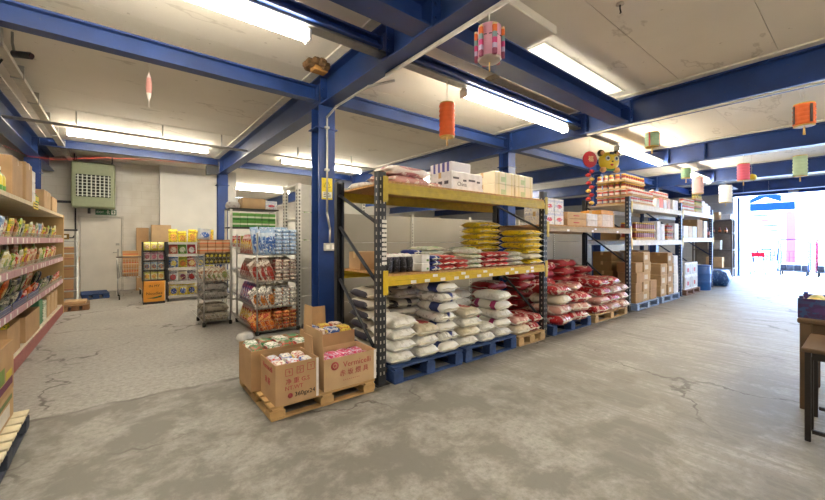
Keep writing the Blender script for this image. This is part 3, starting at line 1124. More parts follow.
for k in range(2):
    carton(.115, .2, .088, (2.515, 3.03, zm + k * .0895), 'small white box, %s one between black packets and navy bags' % ('lower', 'upper')[k], 'small white boxes', m=WHITE, tape=False, cat='box', name='box',
           label_patch=(mat('5f8a4a', .6), (.6, .85, .2, .45)))
NAVYB = bands([(0, 'e8e6e2'), (.12, '26357c'), (.42, 'e8e6e2'), (.56, '26357c')], 1, .4)
def bagstack(x, y, n, W, L, H, mats_, what, where, rz=PI/2, seed=0, z=zm, group=gm, seam=True):
    pile(x, y, z, n, L, W, H, rz, mats_, what, where, group, seed, .008, .06)
bagstack(2.66, 3.06, 3, .15, .28, .055, [NAVYB], 'navy and white bag', 'beside the small white boxes')
bagstack(2.66, 3.36, 4, .15, .28, .055, [NAVYB], 'navy and white bag', 'second row by the white boxes')
REDW = pack('d8524a', 'e6dcd0', 'c23a36', (0, 1), .4, 14, (.3, .2))
GRNW = pack('dfe2cc', '5fa32e', 'c4d0a0', (0, 1), .4, 12, (.46, .4))
REDB = pack('c0222c', 'd03a34', 'd88a7c', (0, 1), .4, 12, (.36, .2))
WHB = pack('e6e4dc', 'f2f0ea', 'c4c8a8', (0, 1), .35, 12)
bagstack(2.88, 3.08, 3, .2, .32, .055, [REDW], 'red and white flat bag', 'right of the navy bags')
bagstack(3.10, 3.08, 2, .2, .32, .055, [REDW], 'red and white flat bag', 'left of the green bags')
bagstack(3.02, 3.5, 5, .3, .4, .05, [GRNW, WHB], 'green and white bag', 'at the back by the slotted upright')
bagstack(3.33, 3.1, 4, .22, .36, .055, [GRNW, WHB], 'green and white bag', 'in the middle shelf front row')
bagstack(3.60, 3.1, 3, .24, .36, .06, [REDB], 'bright red bag', 'right of the green bags')
bagstack(3.66, 3.48, 4, .24, .36, .06, [REDB, GRNW], 'red labelled bag', 'behind the bright red bags')
bagstack(3.84, 3.09, 3, .22, .36, .06, [REDB], 'scarlet bag', 'left of the plain white bags')
bagstack(4.12, 3.09, 3, .24, .38, .06, [WHB], 'plain white bag', 'in front of the yellow sacks')
bagstack(3.36, 3.52, 3, .28, .4, .06, [mat('a8997c', .7)], 'brown paper bag', 'at the back of the middle shelf')
bagstack(4.52, 3.12, 3, .36, .46, .072, [S_YEL, bands([(0, 'e9e4d6'), (.4, 'd8bb24'), (.8, 'e9e4d6')], 0)], 'yellow and white sack', 'beside the far charcoal upright')
bagstack(4.48, 3.12, 3, .46, .46, .085, [S_YEL], 'bright yellow sack', 'on top at the shelf end', z=zm + .221)
bagstack(4.2, 3.63, 7, .56, .38, .085, [S_YEL], 'yellow sack', 'in the tall yellow stack behind', seed=2)

# ---- top level of the yellow rack
zt = 1.977
gt = 'goods on top of the yellow rack'
pile(2.38, 3.18, zt, 2, .58, .4, .1, .06, [S_PINK, pack('e4d6d0', 'b8767a', 'f0e8e4', (0, 1), .3, 7, (.5, .4))], 'shrink-wrapped red and white sack', 'on the rack top left', gt)
pile(2.54, 3.62, zt, 2, .5, .34, .1, 0, [S_PINK], 'wrapped pink sack', 'at the back of the rack top', gt, 2)
sack(.24, .2, .09, (2.86, 3.22, zt), .2, S_PINK, 'loose pink wrapped sack beside the white cartons on top', gt, 4)
sack(.34, .2, .07, (2.13, 3.58, zt), PI/2, S_WRAP, 'flat white wrapped pack at the rack top corner', gt, 5)
PURP = bands([(0, 'e6e3ea'), (.1, '5a5aa0'), (.2, 'e6e3ea'), (.3, '4a4c98'), (.42, 'e6e3ea'), (.52, '5a5aa0'), (.62, 'e6e3ea'), (.74, '4a4c98'), (.84, 'e6e3ea')], 1, .5)
WCART = mat('e4e2e4', .6)
INK = mat('54505a', .7)
cb = carton(.56, .4, .25, (3.34, 3.3, zt), 'large white carton with dark lettering on top of the rack', gt, m=WCART)
for k, (xx, zz, w) in enumerate(((-.2, .17, .1), (-.05, .15, .06), (.08, .16, .12), (.2, .15, .06))):
    MB().box(xx - w/2, xx + w/2, -.2015, -.2, zz - .012, zz + .012).build('print', INK, cb)
lettering('China', .07, INK, cb, (-.1, -.202, .1))
for k in range(3):
    MB().box(-.2815, -.28, -.15 + k * .11, -.08 + k * .11, .1, .14).build('print', INK, cb)
carton(.34, .38, .115, (3.24, 3.3, zt + .252), 'flat carton with purple stripes on the white carton', gt, m=PURP, tape=False)
CRM = bands([(0, 'e6dcc0'), (.16, 'd8cc9a'), (.22, 'e8e0c8'), (.5, 'c9d4b0'), (.56, 'e8e0c8'), (.82, 'd8cc9a'), (.88, 'e6dcc0')], 0, .6)
for c_ in range(2):
    for k in range(2):
        carton(.42, .44, .165, (4.03 + c_ * .44, 3.28, zt + k * .167), 'cream and green carton, %s in the %s column' % (('lower', 'upper')[k], ('left', 'right')[c_]), gt, m=CRM, label_patch=(mat('b9c99a', .6), (.3, .55, .2, .6)))
carton(.18, .2, .11, (3.72, 3.35, zt), 'small white box tucked between white and cream cartons', gt, m=WCART, tape=False)

# ---- red sacks under the second bay
gr_ = 'red sacks heaped under the second bay'
pallet(1.16, .98, .15, (5.48, 3.36, 0), 'blue pallet under the nearer red sacks', BP)
pallet(1.3, .98, .14, (6.86, 3.36, 0), 'pale wooden pallet under the farther red sacks', WOOD)
zb = .151
pile(5.12, 3.06, zb, 4, .56, .4, .145, PI/2 + .1, [S_RED, S_PINK, S_CREAM], 'red sack', 'nearest the charcoal upright', gr_, 0, .02, .15)
pile(5.66, 3.06, zb, 3, .56, .42, .145, PI/2 - .1, [S_RED, S_PINK], 'red and cream sack', 'in the middle of the blue pallet', gr_, 1, .03, .2)
pile(5.72, 3.1, zb + .440, 1, .5, .4, .13, .3, [S_PINK], 'cream sack with red print', 'on top of the middle red and cream pile', gr_, 1)
pile(5.18, 3.65, zb, 6, .5, .38, .145, 0, [S_RED2], 'dark crimson sack', 'at the back of the blue pallet', gr_, 2, .02, .1)
pile(5.78, 3.65, zb, 6, .52, .38, .145, 0, [S_RED2, S_RED], 'deep red sack', 'at the back right of blue pallet', gr_, 4, .02, .1)
pile(6.46, 3.1, zb - .01, 4, .58, .4, .15, PI/2, [S_RED, S_PINK, S_RED], 'bright red sack', 'on the left of the wooden pallet', gr_, 3, .03, .15)
pile(6.92, 3.1, zb - .01, 4, .58, .4, .15, PI/2, [S_PINK, S_RED], 'red and white sack', 'on the right of the wooden pallet', gr_, 5, .03, .15)
pile(7.34, 3.1, zb - .01, 3, .56, .32, .15, PI/2, [S_PINK], 'pinkish red sack', 'at the far edge of the wooden pallet', gr_, 6, .02, .1)
pile(6.52, 3.66, zb - .01, 6, .56, .36, .15, 0, [S_RED2], 'maroon sack', 'at the back of the wooden pallet', gr_, 7, .02, .1)
pile(7.16, 3.66, zb - .01, 5, .54, .36, .15, 0, [S_RED2], 'maroon sack', 'at the back right of wooden pallet', gr_, 8, .02, .1)
# goods on the second bay's shelf
z2 = 1.632
g2 = 'cartons on the shelf over the red sacks'
RWC = pack('e9e6e4', 'd2505a', 'b9bcd8', (0, 2), .55, 16, (.3, .16))
for k in range(2):
    for c_ in range(2):
        carton(.26, .36, .2, (5.06 + c_ * .275, 3.2, z2 + k * .202), 'white carton with red print, %s of the %s pair' % (('left', 'right')[c_], ('lower', 'upper')[k]), g2, m=RWC)
for k in range(2):
    carton(.62, .4, .11, (5.86, 3.2, z2 + k * .112), 'long brown carton with red print, %s of two' % ('lower', 'upper')[k], g2, m=CARD2, label_patch=(RED_INK, (.3, .6, .4, .55)))
    carton(.36, .4, .11, (6.39, 3.2, z2 + k * .112), 'white carton beside the long brown ones, %s of two' % ('lower', 'upper')[k], g2, m=WCART)
    carton(.44, .4, .115, (6.98, 3.2, z2 + k * .117), 'pinkish white carton by the third upright, %s of two' % ('lower', 'upper')[k], g2, m=mat('e2d2c8', .6))
carton(.5, .38, .075, (6.98, 3.2, z2 + .235), 'flat orange carton atop the pinkish white cartons', g2, m=mat('d9963c', .6))
carton(.3, .3, .3, (5.72, 3.62, z2), 'orange brown carton at the back of the shelf', g2, m=mat('cf8f4a', .7))
carton(.34, .3, .26, (6.3, 3.64, z2), 'plain brown carton behind the white cartons', g2)
carton(.34, .3, .3, (7.45, 3.3, z2), 'tan carton in the far corner of the shelf', g2, m=CARD2)

# ---- third bay: cartons, jars and tins
pallet(1.2, .98, .14, (8.52, 3.34, 0), 'pale blue pallet under the nearer brown carton stacks', PBP)
pallet(1.2, .98, .14, (9.9, 3.34, 0), 'pale blue pallet under the farther brown carton stacks', PBP)
g3 = 'brown cartons under the jar shelves'
HALF = bands([(0, 'a87f52'), (1.0, 'a87f52')], 0, .8)
def column(x, y, z, n, w, d_, h, what, where, group, m=None, patch=None):
    for k in range(n):
        p = 'top' if k == n - 1 else ('lowest' if k == 0 else ORD[k] + ' up')
        lab = '%s, %s in the stack %s' % (what, p, where) if n > 1 else '%s standing %s' % (what, where)
        carton(w, d_, h, (x + R.uniform(-.012, .012), y + R.uniform(-.012, .012), z + k * (h + .002)), lab, group, R.uniform(-.03, .03), m, label_patch=(mat('d8cdb8', .7), (.15, .6, .25, .7)) if patch else None)
zc = .141
column(8.1, 3.05, zc, 4, .34, .36, .2, 'brown carton', 'nearest the red sacks', g3)
column(8.5, 3.06, zc, 5, .36, .36, .2, 'brown carton', 'second from the red sacks', g3, CARD2, True)
column(8.9, 3.06, zc, 2, .34, .36, .2, 'brown carton', 'third along, the low one', g3, CARD)
column(9.5, 3.06, zc, 3, .38, .36, .24, 'wide brown carton', 'on the second pale pallet', g3, CARD2, True)
column(9.95, 3.06, zc, 4, .36, .36, .24, 'wide brown carton', 'in the middle of that pallet', g3, CARD, True)
column(10.33, 3.06, zc, 4, .3, .36, .22, 'white faced carton', 'beside the fourth upright', g3, WCART)
column(8.3, 3.55, zc, 5, .6, .4, .2, 'large dark carton', 'behind the nearer cartons', g3, CARD_DARK)
column(9.7, 3.55, zc, 5, .7, .4, .2, 'large dark carton', 'behind the farther cartons', g3, CARD_DARK)

JRED = bands([(0, '7a2418'), (.1, 'd8a53a'), (.3, '8a2a1c'), (.72, '5c1a14'), (.84, 'd2a32c')], 2, .3)
JDRK = bands([(0, '4a2418'), (.2, 'c8743a'), (.5, '5c2818'), (.76, '3a1a14'), (.84, 'b8282a')], 2, .3)
TIN = bands([(0, 'd8d4cc'), (.1, 'c0392c'), (.3, 'eee6da'), (.62, 'd2584a'), (.88, 'cfcac0')], 2, .35)
JAR3 = bands([(0, '7a2a1e'), (.16, 'e6d6b0'), (.44, 'a0402a'), (.62, '6a2018'), (.8, 'dcae30'), (.95, 'c89a24')], 2, .35)
JGRN = bands([(0, '7a7a3c'), (.2, 'c8b860'), (.55, '5a6430'), (.84, 'b0503c')], 2, .35)
TRAY = mat('c8a878', .8)

def block(x0, nx, y0, ny, z0, nz, pitch, r, h, m, what, where, group, kind='jar', side=True):
    """trays of jars: the front row and (if seen) the left side row of each tier"""
    for k in range(nz):
        z = z0 + k * (h + .014)
        tr = MB()
        x1, y1 = x0 + (nx - 1) * pitch, y0 + (ny - 1) * pitch
        e = r + .004
        tr.box(x0 - e, x1 + e, y0 - e, y1 + e, 0, .004)
        tr.box(x0 - e, x1 + e, y0 - e - .003, y0 - e, 0, .035).box(x0 - e, x1 + e, y1 + e, y1 + e + .003, 0, .035)
        tr.box(x0 - e - .003, x0 - e, y0 - e, y1 + e, 0, .035).box(x1 + e, x1 + e + .003, y0 - e, y1 + e, 0, .035)
        tier = ('lower', 'upper', 'top')[k] if nz > 1 else 'single'
        t = tr.build('cardboard_tray', TRAY, None, (0, 0, z))
        tag(t, 'shallow card tray, %s tier, under the %ss %s' % (tier, what, where), 'tray', 'card trays')
        for i in range(nx):
            for j in range(ny):
                if j == 0:
                    lab = '%s %s, %s from left in the %s tier' % (what, where, ORD[i], tier)
                elif i == 0 and side:
                    lab = '%s %s, left end, %s row back, %s tier' % (what, where, ORD[j], tier)
                else:
                    continue
                jar(r, h, (x0 + i * pitch, y0 + j * pitch, z + .005), m, lab, group, kind)

z3 = 1.402
block(8.16, 10, 2.99, 3, z3, 2, .108, .046, .17, JRED, 'red sauce jar', 'on the middle jar shelf', 'sauce jars')
for k in range(2):
    carton(.22, .3, .42 - k * .06, (9.42 + k * .26, 3.1, z3), 'tall white carton, %s one right of the red sauce jars' % ORD[k], 'white cartons by the jars', m=WCART, tape=False)
block(9.98, 4, 2.99, 2, z3, 2, .108, .05, .16, JDRK, 'dark jar', 'near the fourth upright', 'dark jars', side=False)
carton(.3, .3, .4, (10.62, 3.1, z3), 'white carton against the fourth upright on the jar shelf', m=WCART)
carton(.5, .34, .3, (8.6, 3.58, z3), 'brown carton behind the red sauce jars', m=CARD_DARK)
z4 = 2.122
block(7.92, 10, 2.98, 6, z4, 2, .118, .05, .14, TIN, 'red and white tin', 'on the upper shelf', 'tins', 'tin')
block(8.02, 9, 3.14, 5, z4 + .312, 2, .12, .046, .15, JAR3, 'yellow capped jar', 'over the tins', 'yellow capped jars')
g4 = 'boxes on the upper pale shelf'
for k in range(4):
    carton(.2, .3, .2 + .03 * (k % 2), (9.35 + k * .24, 3.1, z4), 'small %s box, %s right of the red tins' % (('white', 'pale red', 'white', 'pinkish')[k], ORD[k]), g4, m=(WCART, mat('c9604c', .6), WCART, mat('e2bfae', .6))[k], tape=False)
block(9.3, 9, 3.06, 2, z4 + .235, 1, .115, .05, .15, TIN, 'striped tin', 'over the small boxes', 'upper striped tins', 'tin', False)
carton(.34, .3, .24, (10.55, 3.1, z4), 'white carton beside the fourth upright on the top shelf', g4, m=WCART)

# ---- fourth bay
z5, z6 = 1.462, 2.142
block(11.15, 8, 2.99, 2, z6, 2, .12, .055, .15, TIN, 'pale red tin', 'on the farthest rack top', 'far tins', 'tin', False)
block(12.2, 5, 2.99, 2, z6, 3, .12, .055, .17, JGRN, 'green jar', 'on the farthest rack top', 'green jars', 'jar', False)
for k in range(3):
    carton(.26, .3, .36 - .05 * k, (12.95 + k * .28, 3.1, z6), 'white box, %s on the farthest rack top' % ('nearest', 'middle', 'last')[k], 'far white boxes', m=WCART, tape=False)
for k in range(3):
    carton(.36, .34, .3, (11.25 + k * .39, 3.1, z5), 'white and tan box, %s on the farthest middle shelf' % ORD[k], 'far boxes', m=(WCART, mat('e0cdb4', .7), WCART)[k])
carton(.5, .36, .5, (12.55, 3.12, z5), 'tall brown carton on the farthest middle shelf', m=CARD)
carton(.34, .34, .48, (13.15, 3.12, z5), 'tall white carton by the last upright', m=WCART)
for k in range(3):
    b_ = bands([(0, '5a2a24'), (.3, 'b8605a'), (.6, '43302e'), (.85, 'd0b0a8')], 2, .3)
    jar(.06, .3, (13.42 + k * .0, 2.97 + k * .14, z5), b_, 'dark bottle, %s beside the last white carton' % ORD[k], 'far bottles', 'bottle')

# white slatted crates and blue drums under the fourth bay
def crate(x, y, z, label):
    t = thing('plastic_crate', label, 'crate', (x, y, z), 0, 'white crates')
    W_ = mat('e4e2e2', .4)
    m = MB().cbox(-.27, .27, -.18, .18, 0, .03, .006)
    for sx in (-1, 1):
        for sy in (-1, 1):
            m.cbox(sx * .25 - .02, sx * .25 + .02, sy * .16 - .02, sy * .16 + .02, .03, .34, .004)
    m.cbox(-.27, .27, -.18, -.16, .3, .34, .004).cbox(-.27, .27, .16, .18, .3, .34, .004)
    m.cbox(-.27, -.25, -.16, .16, .3, .34, .004).cbox(.25, .27, -.16, .16, .3, .34, .004)
    m.build('body', W_, t)
    for k in range(4):
        MB().cbox(-.17 + k * .1, -.11 + k * .1, -.178, -.166, .03, .3, .003).build('slat', W_, t)
        MB().cbox(-.268, -.256, -.13 + k * .075, -.09 + k * .075, .03, .3, .003).build('slat', W_, t)
    MB().box(-.06, .06, -.1815, -.18, .1, .2).build('printed_label', mat('d0404a', .5), t)
pallet(1.2, .9, .13, (11.68, 3.32, 0), 'pallet under the white plastic crates', mat('8a6a5c', .7))
for c_ in range(2):
    for k in range(2):
        crate(11.4 + c_ * .56, 3.1, .131 + k * .342, 'white slatted plastic crate, %s of the %s pair' % (('lower', 'upper')[k], ('left', 'right')[c_]))
def drum(x, y, z, r, h, label, m, rot=None):
    t = thing('plastic_drum', label, 'drum', (x, y, z), 0, 'blue drums', rot=rot)
    p = [(r * .93, 0), (r * .98, .02), (r, h * .3), (r * 1.02, h * .32), (r, h * .34), (r, h * .64), (r * 1.02, h * .66), (r, h * .68), (r * .97, h * .94), (r * .9, h * .96)]
    MB().lathe(p, 20).build('body', m, t)
    MB().lathe([(r * .96, h * .955), (r * .98, h * .965), (r * .98, h - .01), (r * .9, h)], 20).build('lid', m, t)
    MB().lathe([(.03, h), (.03, h + .02), (.02, h + .02)], 10).build('cap', WHITE, t)
DRB = mat('1f57a4', .35)
drum(12.8, 3.02, 0, .27, .7, 'bright blue plastic drum standing by the white crates', DRB)
drum(13.42, 3.2, 0, .27, .66, 'second blue plastic drum under the farthest rack', mat('2a4a8c', .4))
carton(.5, .36, .3, (12.85, 3.66, 0), 'dark blue box behind the drums', m=mat('243c70', .5), tape=False)
carton(.4, .36, .42, (12.3, 3.62, .131), 'white box behind the bright blue drum', m=WCART)
b_ = MB()
me = sack_mesh(1.1, .6, .5, 1)
o = obj('wrapped_bundle', me, pack('24508f', '2d62a8', '5a86c0', (0, 1), .3, 9), None, (14.6, 2.95, 0), .1)
tag(o, 'dark blue plastic wrapped bundle on the floor past the racks', 'bundle')
# dark open shelf past the racks
ds = thing('dark_shelf', 'dark metal shelf against the brick wall by the opening', 'shelf', (18.25, 3.86, 0), -PI / 2)
DM = mat('5a514b', .6)
for x in (-.6, .6):
    for y in (-.2, .2):
        MB().cbox(x - .025, x + .025, y - .025, y + .025, 0, 2.2, .004).build('post', DM, ds)
for z in (.3, 1.0, 1.65, 2.15):
    MB().cbox(-.62, .62, -.22, .22, z, z + .03, .004).build('shelf', DM, ds)
MB().box(-.6, .6, .205, .215, .3, 2.18).build('back_panel', mat('80766c', .7), ds)
carton(.34, .6, .3, (18.25, 3.95, 2.181), 'brown carton on top of the dark shelf', m=CARD)
carton(.24, .3, .2, (18.25, 3.45, 2.181), 'small white box on top of the dark shelf', m=WCART, tape=False)
for k in range(5):
    jar(.05, .2, (18.15, 3.45 + k * .19, 1.681), JDRK, 'small bottle, %s from left on the dark shelf' % ORD[k], 'dark shelf bottles', 'bottle')
carton(.3, .4, .36, (18.25, 3.8, 1.031), 'grey carton on the middle of the dark shelf', m=mat('a39a8e', .7))
carton(.34, .5, .4, (18.25, 3.8, .331), 'tan carton low on the dark shelf', m=CARD)
sack(.9, .6, .42, (15.75, 3.3, 0), .2, mat('8d8a86', .6), 'grey covered bundle beside the dark blue one', None, 2, seam=False, name='covered_bundle', cat='bundle')
# ================================================================== LEFT WALL SHELVING
MAUVE = mat('b78d93', .5, var=.08)
KICK = mat('9c5654', .5)
CREAMP = mat('cdbf9f', .6)
SH = mat('cfc6b2', .55)
units = [(4.0, 5.6, 'nearest the camera'), (5.6, 7.8, 'in the middle of the left wall'), (7.8, 9.62, 'nearest the green heater')]
LV = [.17, .64, 1.06, 1.41, 1.86]
for (a, b_, w) in units:
    t = thing('wall_shelving', 'cream shelving unit with pink price rails ' + w, 'shelving', (0, 0, 0), 0, 'left wall shelving')
    MB().box(-1.66, -1.645, a, b_ - .004, .1, 2.05).build('back_panel', mat('b9a888', .6), t)
    for y in (a + .02, b_ - .024):
        MB().cbox(-1.645, -1.60, y - .018, y + .018, 0, 2.05, .004).build('upright', SH, t)
    MB().cbox(-.91, -.88, a + .002, b_ - .006, 0.002, .145, .004).build('kick_plate', KICK, t)
    for k, z in enumerate(LV):
        x1 = -.88
        s = MB().cbox(-1.64, x1 - .012, a + .002, b_ - .006, z - .03, z, .004).build('shelf', SH, t)
        if k in (1, 2, 3):
            rl_ = MB().cbox(x1 - .012, x1, a + .002, b_ - .006, z - .055, z + .022, .003).build('price_rail', MAUVE, s)
            yy = a + .1
            while yy < b_ - .12:
                if R.random() < .75:
                    MB().box(x1, x1 + .0015, yy, yy + .05, z - .045, z + .012).build('price_tag', WHITE, s)
                yy += R.uniform(.13, .3)
            g = MB()
            n = int((b_ - a) / .05)
            for q in range(n):
                y = a + .03 + q * (b_ - a - .06) / (n - 1)
                g.cyl((x1 - .02, y, z), (x1 - .02, y, z + .075), .0022, 4, caps=False)
            for zz in (.03, .075):
                g.cyl((x1 - .02, a + .02, z + zz), (x1 - .02, b_ - .02, z + zz), .003, 4)
            g.build('wire_guard', GREY_METAL, s)['kind'] = 'stuff'
        elif k == 4:
            MB().cbox(x1 - .012, x1, a + .002, b_ - .006, z - .035, z + .012, .003).build('shelf_lip', CREAMP, s)
    if b_ > 9:
        MB().cbox(-1.66, -.87, b_ - .004, b_ + .02, 0, 1.875, .004).build('end_panel', mat('c0a06e', .6, scale=3), t)

PAL = [('green and white', pack('5d9a38', 'e6e2c8', 'd8d24a')), ('red', pack('c22c2a', 'e8c83a', 'f0e8d8')),
       ('yellow', pack('e0c42a', 'c23a2a', '4a8a3a')), ('white and red', pack('e6dfd2', 'c8443a', '8aa85a')),
       ('white and green', pack('e4e2d2', '6a9a4a', 'c8b83a')), ('brown', pack('a8743c', 'd8b070', '5c3a20')),
       ('orange', pack('d8742a', 'e8d080', 'a83020')), ('cream', pack('ddd0ae', 'a8643c', 'c23a2a')),
       ('pale blue', pack('8fb2d0', 'e8e8e4', '3a5a9a')), ('black and green', pack('2a2c2a', '7a9a4a', 'c8c4b0')),
       ('black and white', pack('242428', 'c9c4b6', '4a6a3a')), ('navy and white', pack('2a3a6a', 'd0ccc2', '1e2434'))]
def shelf_row(y0, y1, x, z, pitch, choice, where, group, size=(.16, .2, .07), lean=.18):
    y, i = y0, 0
    while y < y1:
        cn, m = PAL[choice[i % len(choice)]]
        s = R.choice((.85, 1.0, 1.1))
        w, h, t = size[0], size[1] * (1.0 if s == 1.0 else s), size[2] * .7
        packet(w, round(h, 3), t, (x + R.uniform(-.01, .01), y, z + .004), m, '%s packet, %s along %s' % (cn, ORD[i], where), group,
               (lean * R.uniform(.6, 1.2), R.uniform(-.1, .1), PI / 2 + R.uniform(-.12, .12)), i, 'grocery_packet')
        y += pitch * R.uniform(.95, 1.15)
        i += 1
PI2 = PI / 2
shelf_row(5.0, 9.4, -.99, LV[3], .21, [1, 3, 8, 7, 2, 5, 0, 9, 2, 4], 'the front of the upper left shelf', 'upper left shelf packets', (.17, .23, .06))
shelf_row(5.2, 9.4, -1.25, LV[3], .26, [2, 2, 0, 2, 6], 'the back of the upper left shelf', 'upper left shelf packets', (.2, .27, .06))
shelf_row(5.0, 9.4, -.99, LV[2], .2, [7, 7, 5, 4, 4, 0, 1, 3, 2, 1], 'the front of the middle left shelf', 'middle left shelf packets', (.16, .22, .06))
shelf_row(5.2, 9.4, -1.25, LV[2], .26, [4, 5, 7, 0], 'the back of the middle left shelf', 'middle left shelf packets', (.2, .25, .06))
shelf_row(5.0, 9.4, -.985, LV[1], .18, [11, 10, 9, 10, 9, 11, 10, 1, 6, 6, 1, 6], 'the front of the lower left shelf', 'lower left shelf packets', (.15, .19, .07), .5)
shelf_row(5.1, 9.4, -1.2, LV[1], .22, [10, 9, 11, 9, 10, 1, 7, 6], 'the back of the lower left shelf', 'lower left shelf packets', (.18, .24, .07), .3)
# blue trays on the lower shelf: thin-walled
for k, y in enumerate((5.2, 6.0, 6.8)):
    t = MB()
    t.box(-.905, -.9, y - .36, y + .36, 0, .09)
    tag(t.build('tray_front', mat('2d3f80', .5), None, (0, 0, LV[1] + .001)), 'blue tray front on the lower left shelf, %s from the camera' % ORD[k], 'tray', 'blue trays')
# top shelf cartons
gl = 'cartons on top of the left shelving'
zt_ = LV[4] + .013
carton(.30, .36, .45, (-1.03, 6.36, zt_), 'tall brown carton at the edge of the left top shelf', gl, m=CARD)
carton(.3, .5, .56, (-1.42, 6.2, zt_), 'tall tan carton at the back of the left top shelf', gl, m=CARD2)
carton(.28, .3, .5, (-1.4, 7.3, zt_), 'narrow brown carton behind the white boxes', gl, m=CARD)
for k in range(3):
    carton(.2, .2, .14, (-1.0, 6.82, zt_ + k * .142), 'white boxed roll, %s one beside the tall brown carton' % ('lowest', 'middle', 'highest')[k], 'white boxes on the left top shelf', m=WHITE, tape=False)
for k in range(3):
    jar(.05, .22, (-.97, 7.12 + k * .11, zt_), bands([(0, '4a8a3a'), (.3, 'd8c83a'), (.6, '3f7a38'), (.86, 'c8282a')], 2, .35), 'green and yellow bottle, %s on the left top shelf' % ORD[k], 'top shelf bottles', 'bottle')
for k in range(3):
    jar(.06, .26, (-.97, 5.15 + k * .13, zt_), bands([(0, '5a9a3a'), (.25, 'e0cc3a'), (.65, '4f8a30'), (.86, 'e8e4d8')], 2, .35), 'green drink bottle, %s at the near end of the top shelf' % ORD[k], 'near top bottles', 'bottle')
carton(.34, .6, .27, (-1.06, 7.85, zt_), 'light brown carton beside the green bottles', gl, m=CARD2)
carton(.34, .55, .24, (-1.06, 8.6, zt_), 'light brown carton at the far end of top shelf', gl, m=CARD2, label_patch=(RED_INK, (.3, .6, .4, .6)))
carton(.3, .5, .42, (-1.05, 5.87, zt_), 'brown carton nearest the camera on the left top shelf', gl, m=CARD)
sg = tag(MB().box(-.0035, 0, -.16, .16, 0, .09).build('shelf_sign', mat('e0c62e', .5), None, (-.872, 6.75, 1.80)), 'yellow shelf sign hanging on the top left shelf', 'sign')
for k in range(2):
    MB().box(0, .0015, -.12, .12, .02 + k * .035, .035 + k * .035).build('text_line', BLACK_INK, sg)
# base shelf goods
zb_ = LV[0] + .003
oc = open_carton(.5, .95, .3, (-1.15, 6.75, zb_), 'open brown carton on the bottom left shelf', flaps=())
open_carton(.4, .6, .32, (-1.11, 5.75, zb_), 'open carton of red and yellow packets, bottom left shelf')
for k in range(8):
    cn, m = PAL[[1, 2, 6, 2, 1, 2, 6, 2][k]]
    packet(.16, .3, .07, (-1.2 + (k % 2) * .16, 5.54 + (k // 2) * .13, zb_ + .02), m, '%s packet, %s in the bottom shelf open carton' % (cn, ORD[k]), 'bottom shelf packets', (.1, 0, R.uniform(-.2, .2)), k)
for k in range(5):
    sack(.27, .2, .1, (-1.26 + .22 * (k % 2), 6.45 + (k // 2) * .3, zb_ + .012), PI2, S_CREAM if k % 2 else S_WRAP, 'pale bag, %s lying in the open bottom carton' % ORD[k], 'bags in bottom carton', k, seam=False, name='bag', cat='bag')
WG_ = mat('d8d6c4', .5)
for k in range(2):
    carton(.36, .3, .36 - .06 * k, (-1.1, 7.5 + k * .36, zb_), '%s carton on the bottom left shelf' % ('pale green', 'white and green')[k], m=(mat('4f8a64', .6), pack('dcdccc', '3f9a6a', '2a7a50'))[k], tape=False)
for k in range(3):
    carton(.4, .34, .33, (-1.12, 8.25 + k * .4, zb_), 'tan carton, %s at the far end of bottom shelf' % ORD[k], 'far bottom cartons', m=CARD2)
# near pallet with printed cartons
pallet(.95, 1.2, .148, (-1.01, 3.28, 0), 'pallet with cream top boards at the lower left corner', mat('3c4250', .7, var=.3), PI2 * 0, 'pallets', 9, mat('cfc3a4', .75, var=.2, scale=8))
PCA = pack('b08a5c', 'b89262', '6d7d4a', (1, 2), .8, 9)
for k in range(2):
    c_ = carton(.42, .52, .2, (-.82, 3.58 - k * .55, .149), 'printed carton lying on the corner pallet, %s one' % ('far', 'near')[k], 'corner pallet cartons', m=CARD2, tape=False)
    MB().box(.21, .2115, -.18, .14, .03, .12).build('printed_label', mat('d8d2c8', .6), c_)
    MB().box(.21, .2118, -.2, .2, .14, .17).build('print', mat('6d7d4a', .7), c_)
oc = open_carton(.42, .52, .34, (-.82, 3.58, .351), 'open carton with green and purple print on the corner pallet')
MB().box(.21, .2115, -.22, .22, .04, .09).build('print', mat('6b2a4c', .7), oc)
MB().box(.21, .2115, -.2, .0, .1, .2).build('print', mat('6d8a3a', .7), oc)
MB().box(.21, .2115, .04, .2, .1, .15).build('print', mat('c8b23a', .7), oc)
oc = open_carton(.42, .52, .34, (-.82, 3.03, .351), 'nearest open printed carton on the corner pallet')

# ================================================================== BACK LEFT CORNER
# unit heater
HG = mat('8b9273', .5, var=.06)
ht = thing('unit_heater', 'olive green unit heater hanging over the white door', 'heater', (-.56, 12.2, 2.22))
hb = MB()
hb.cbox(-.42, .42, 0, .6, 0, 1.14, .03)
hb.build('casing', HG, ht)
MB().box(-.33, .33, -.004, 0, .26, .82).build('grille_opening', mat('22251f', .8), ht)
fr = MB()
fr.box(-.36, .36, -.02, 0, .82, .86).box(-.36, .36, -.02, 0, .22, .26).box(-.36, -.33, -.02, 0, .26, .82).box(.33, .36, -.02, 0, .26, .82)
fr.build('grille_frame', HG, ht)
for k in range(7):
    z = .30 + k * .077
    o = MB().cbox(-.33, .33, -.03, -.006, z, z + .012, .003).build('louvre', mat('d6d8cc', .5), ht)
for k in range(8):
    x = -.29 + k * .083
    MB().cbox(x - .012, x + .012, -.022, -.005, .27, .81, .002).build('vane', mat('cfd2c4', .5), ht)
for x in (-.36, .36):
    b = MB().cyl((x, .1, 1.14), (x, .1, 1.332), .012, 6).cyl((x, .5, 1.14), (x, .5, 1.332), .012, 6)
    b.box(x - .02, x + .02, -.1, .7, 1.13, 1.15)
    b.build('hanging_bracket', DARK_GREY, ht)
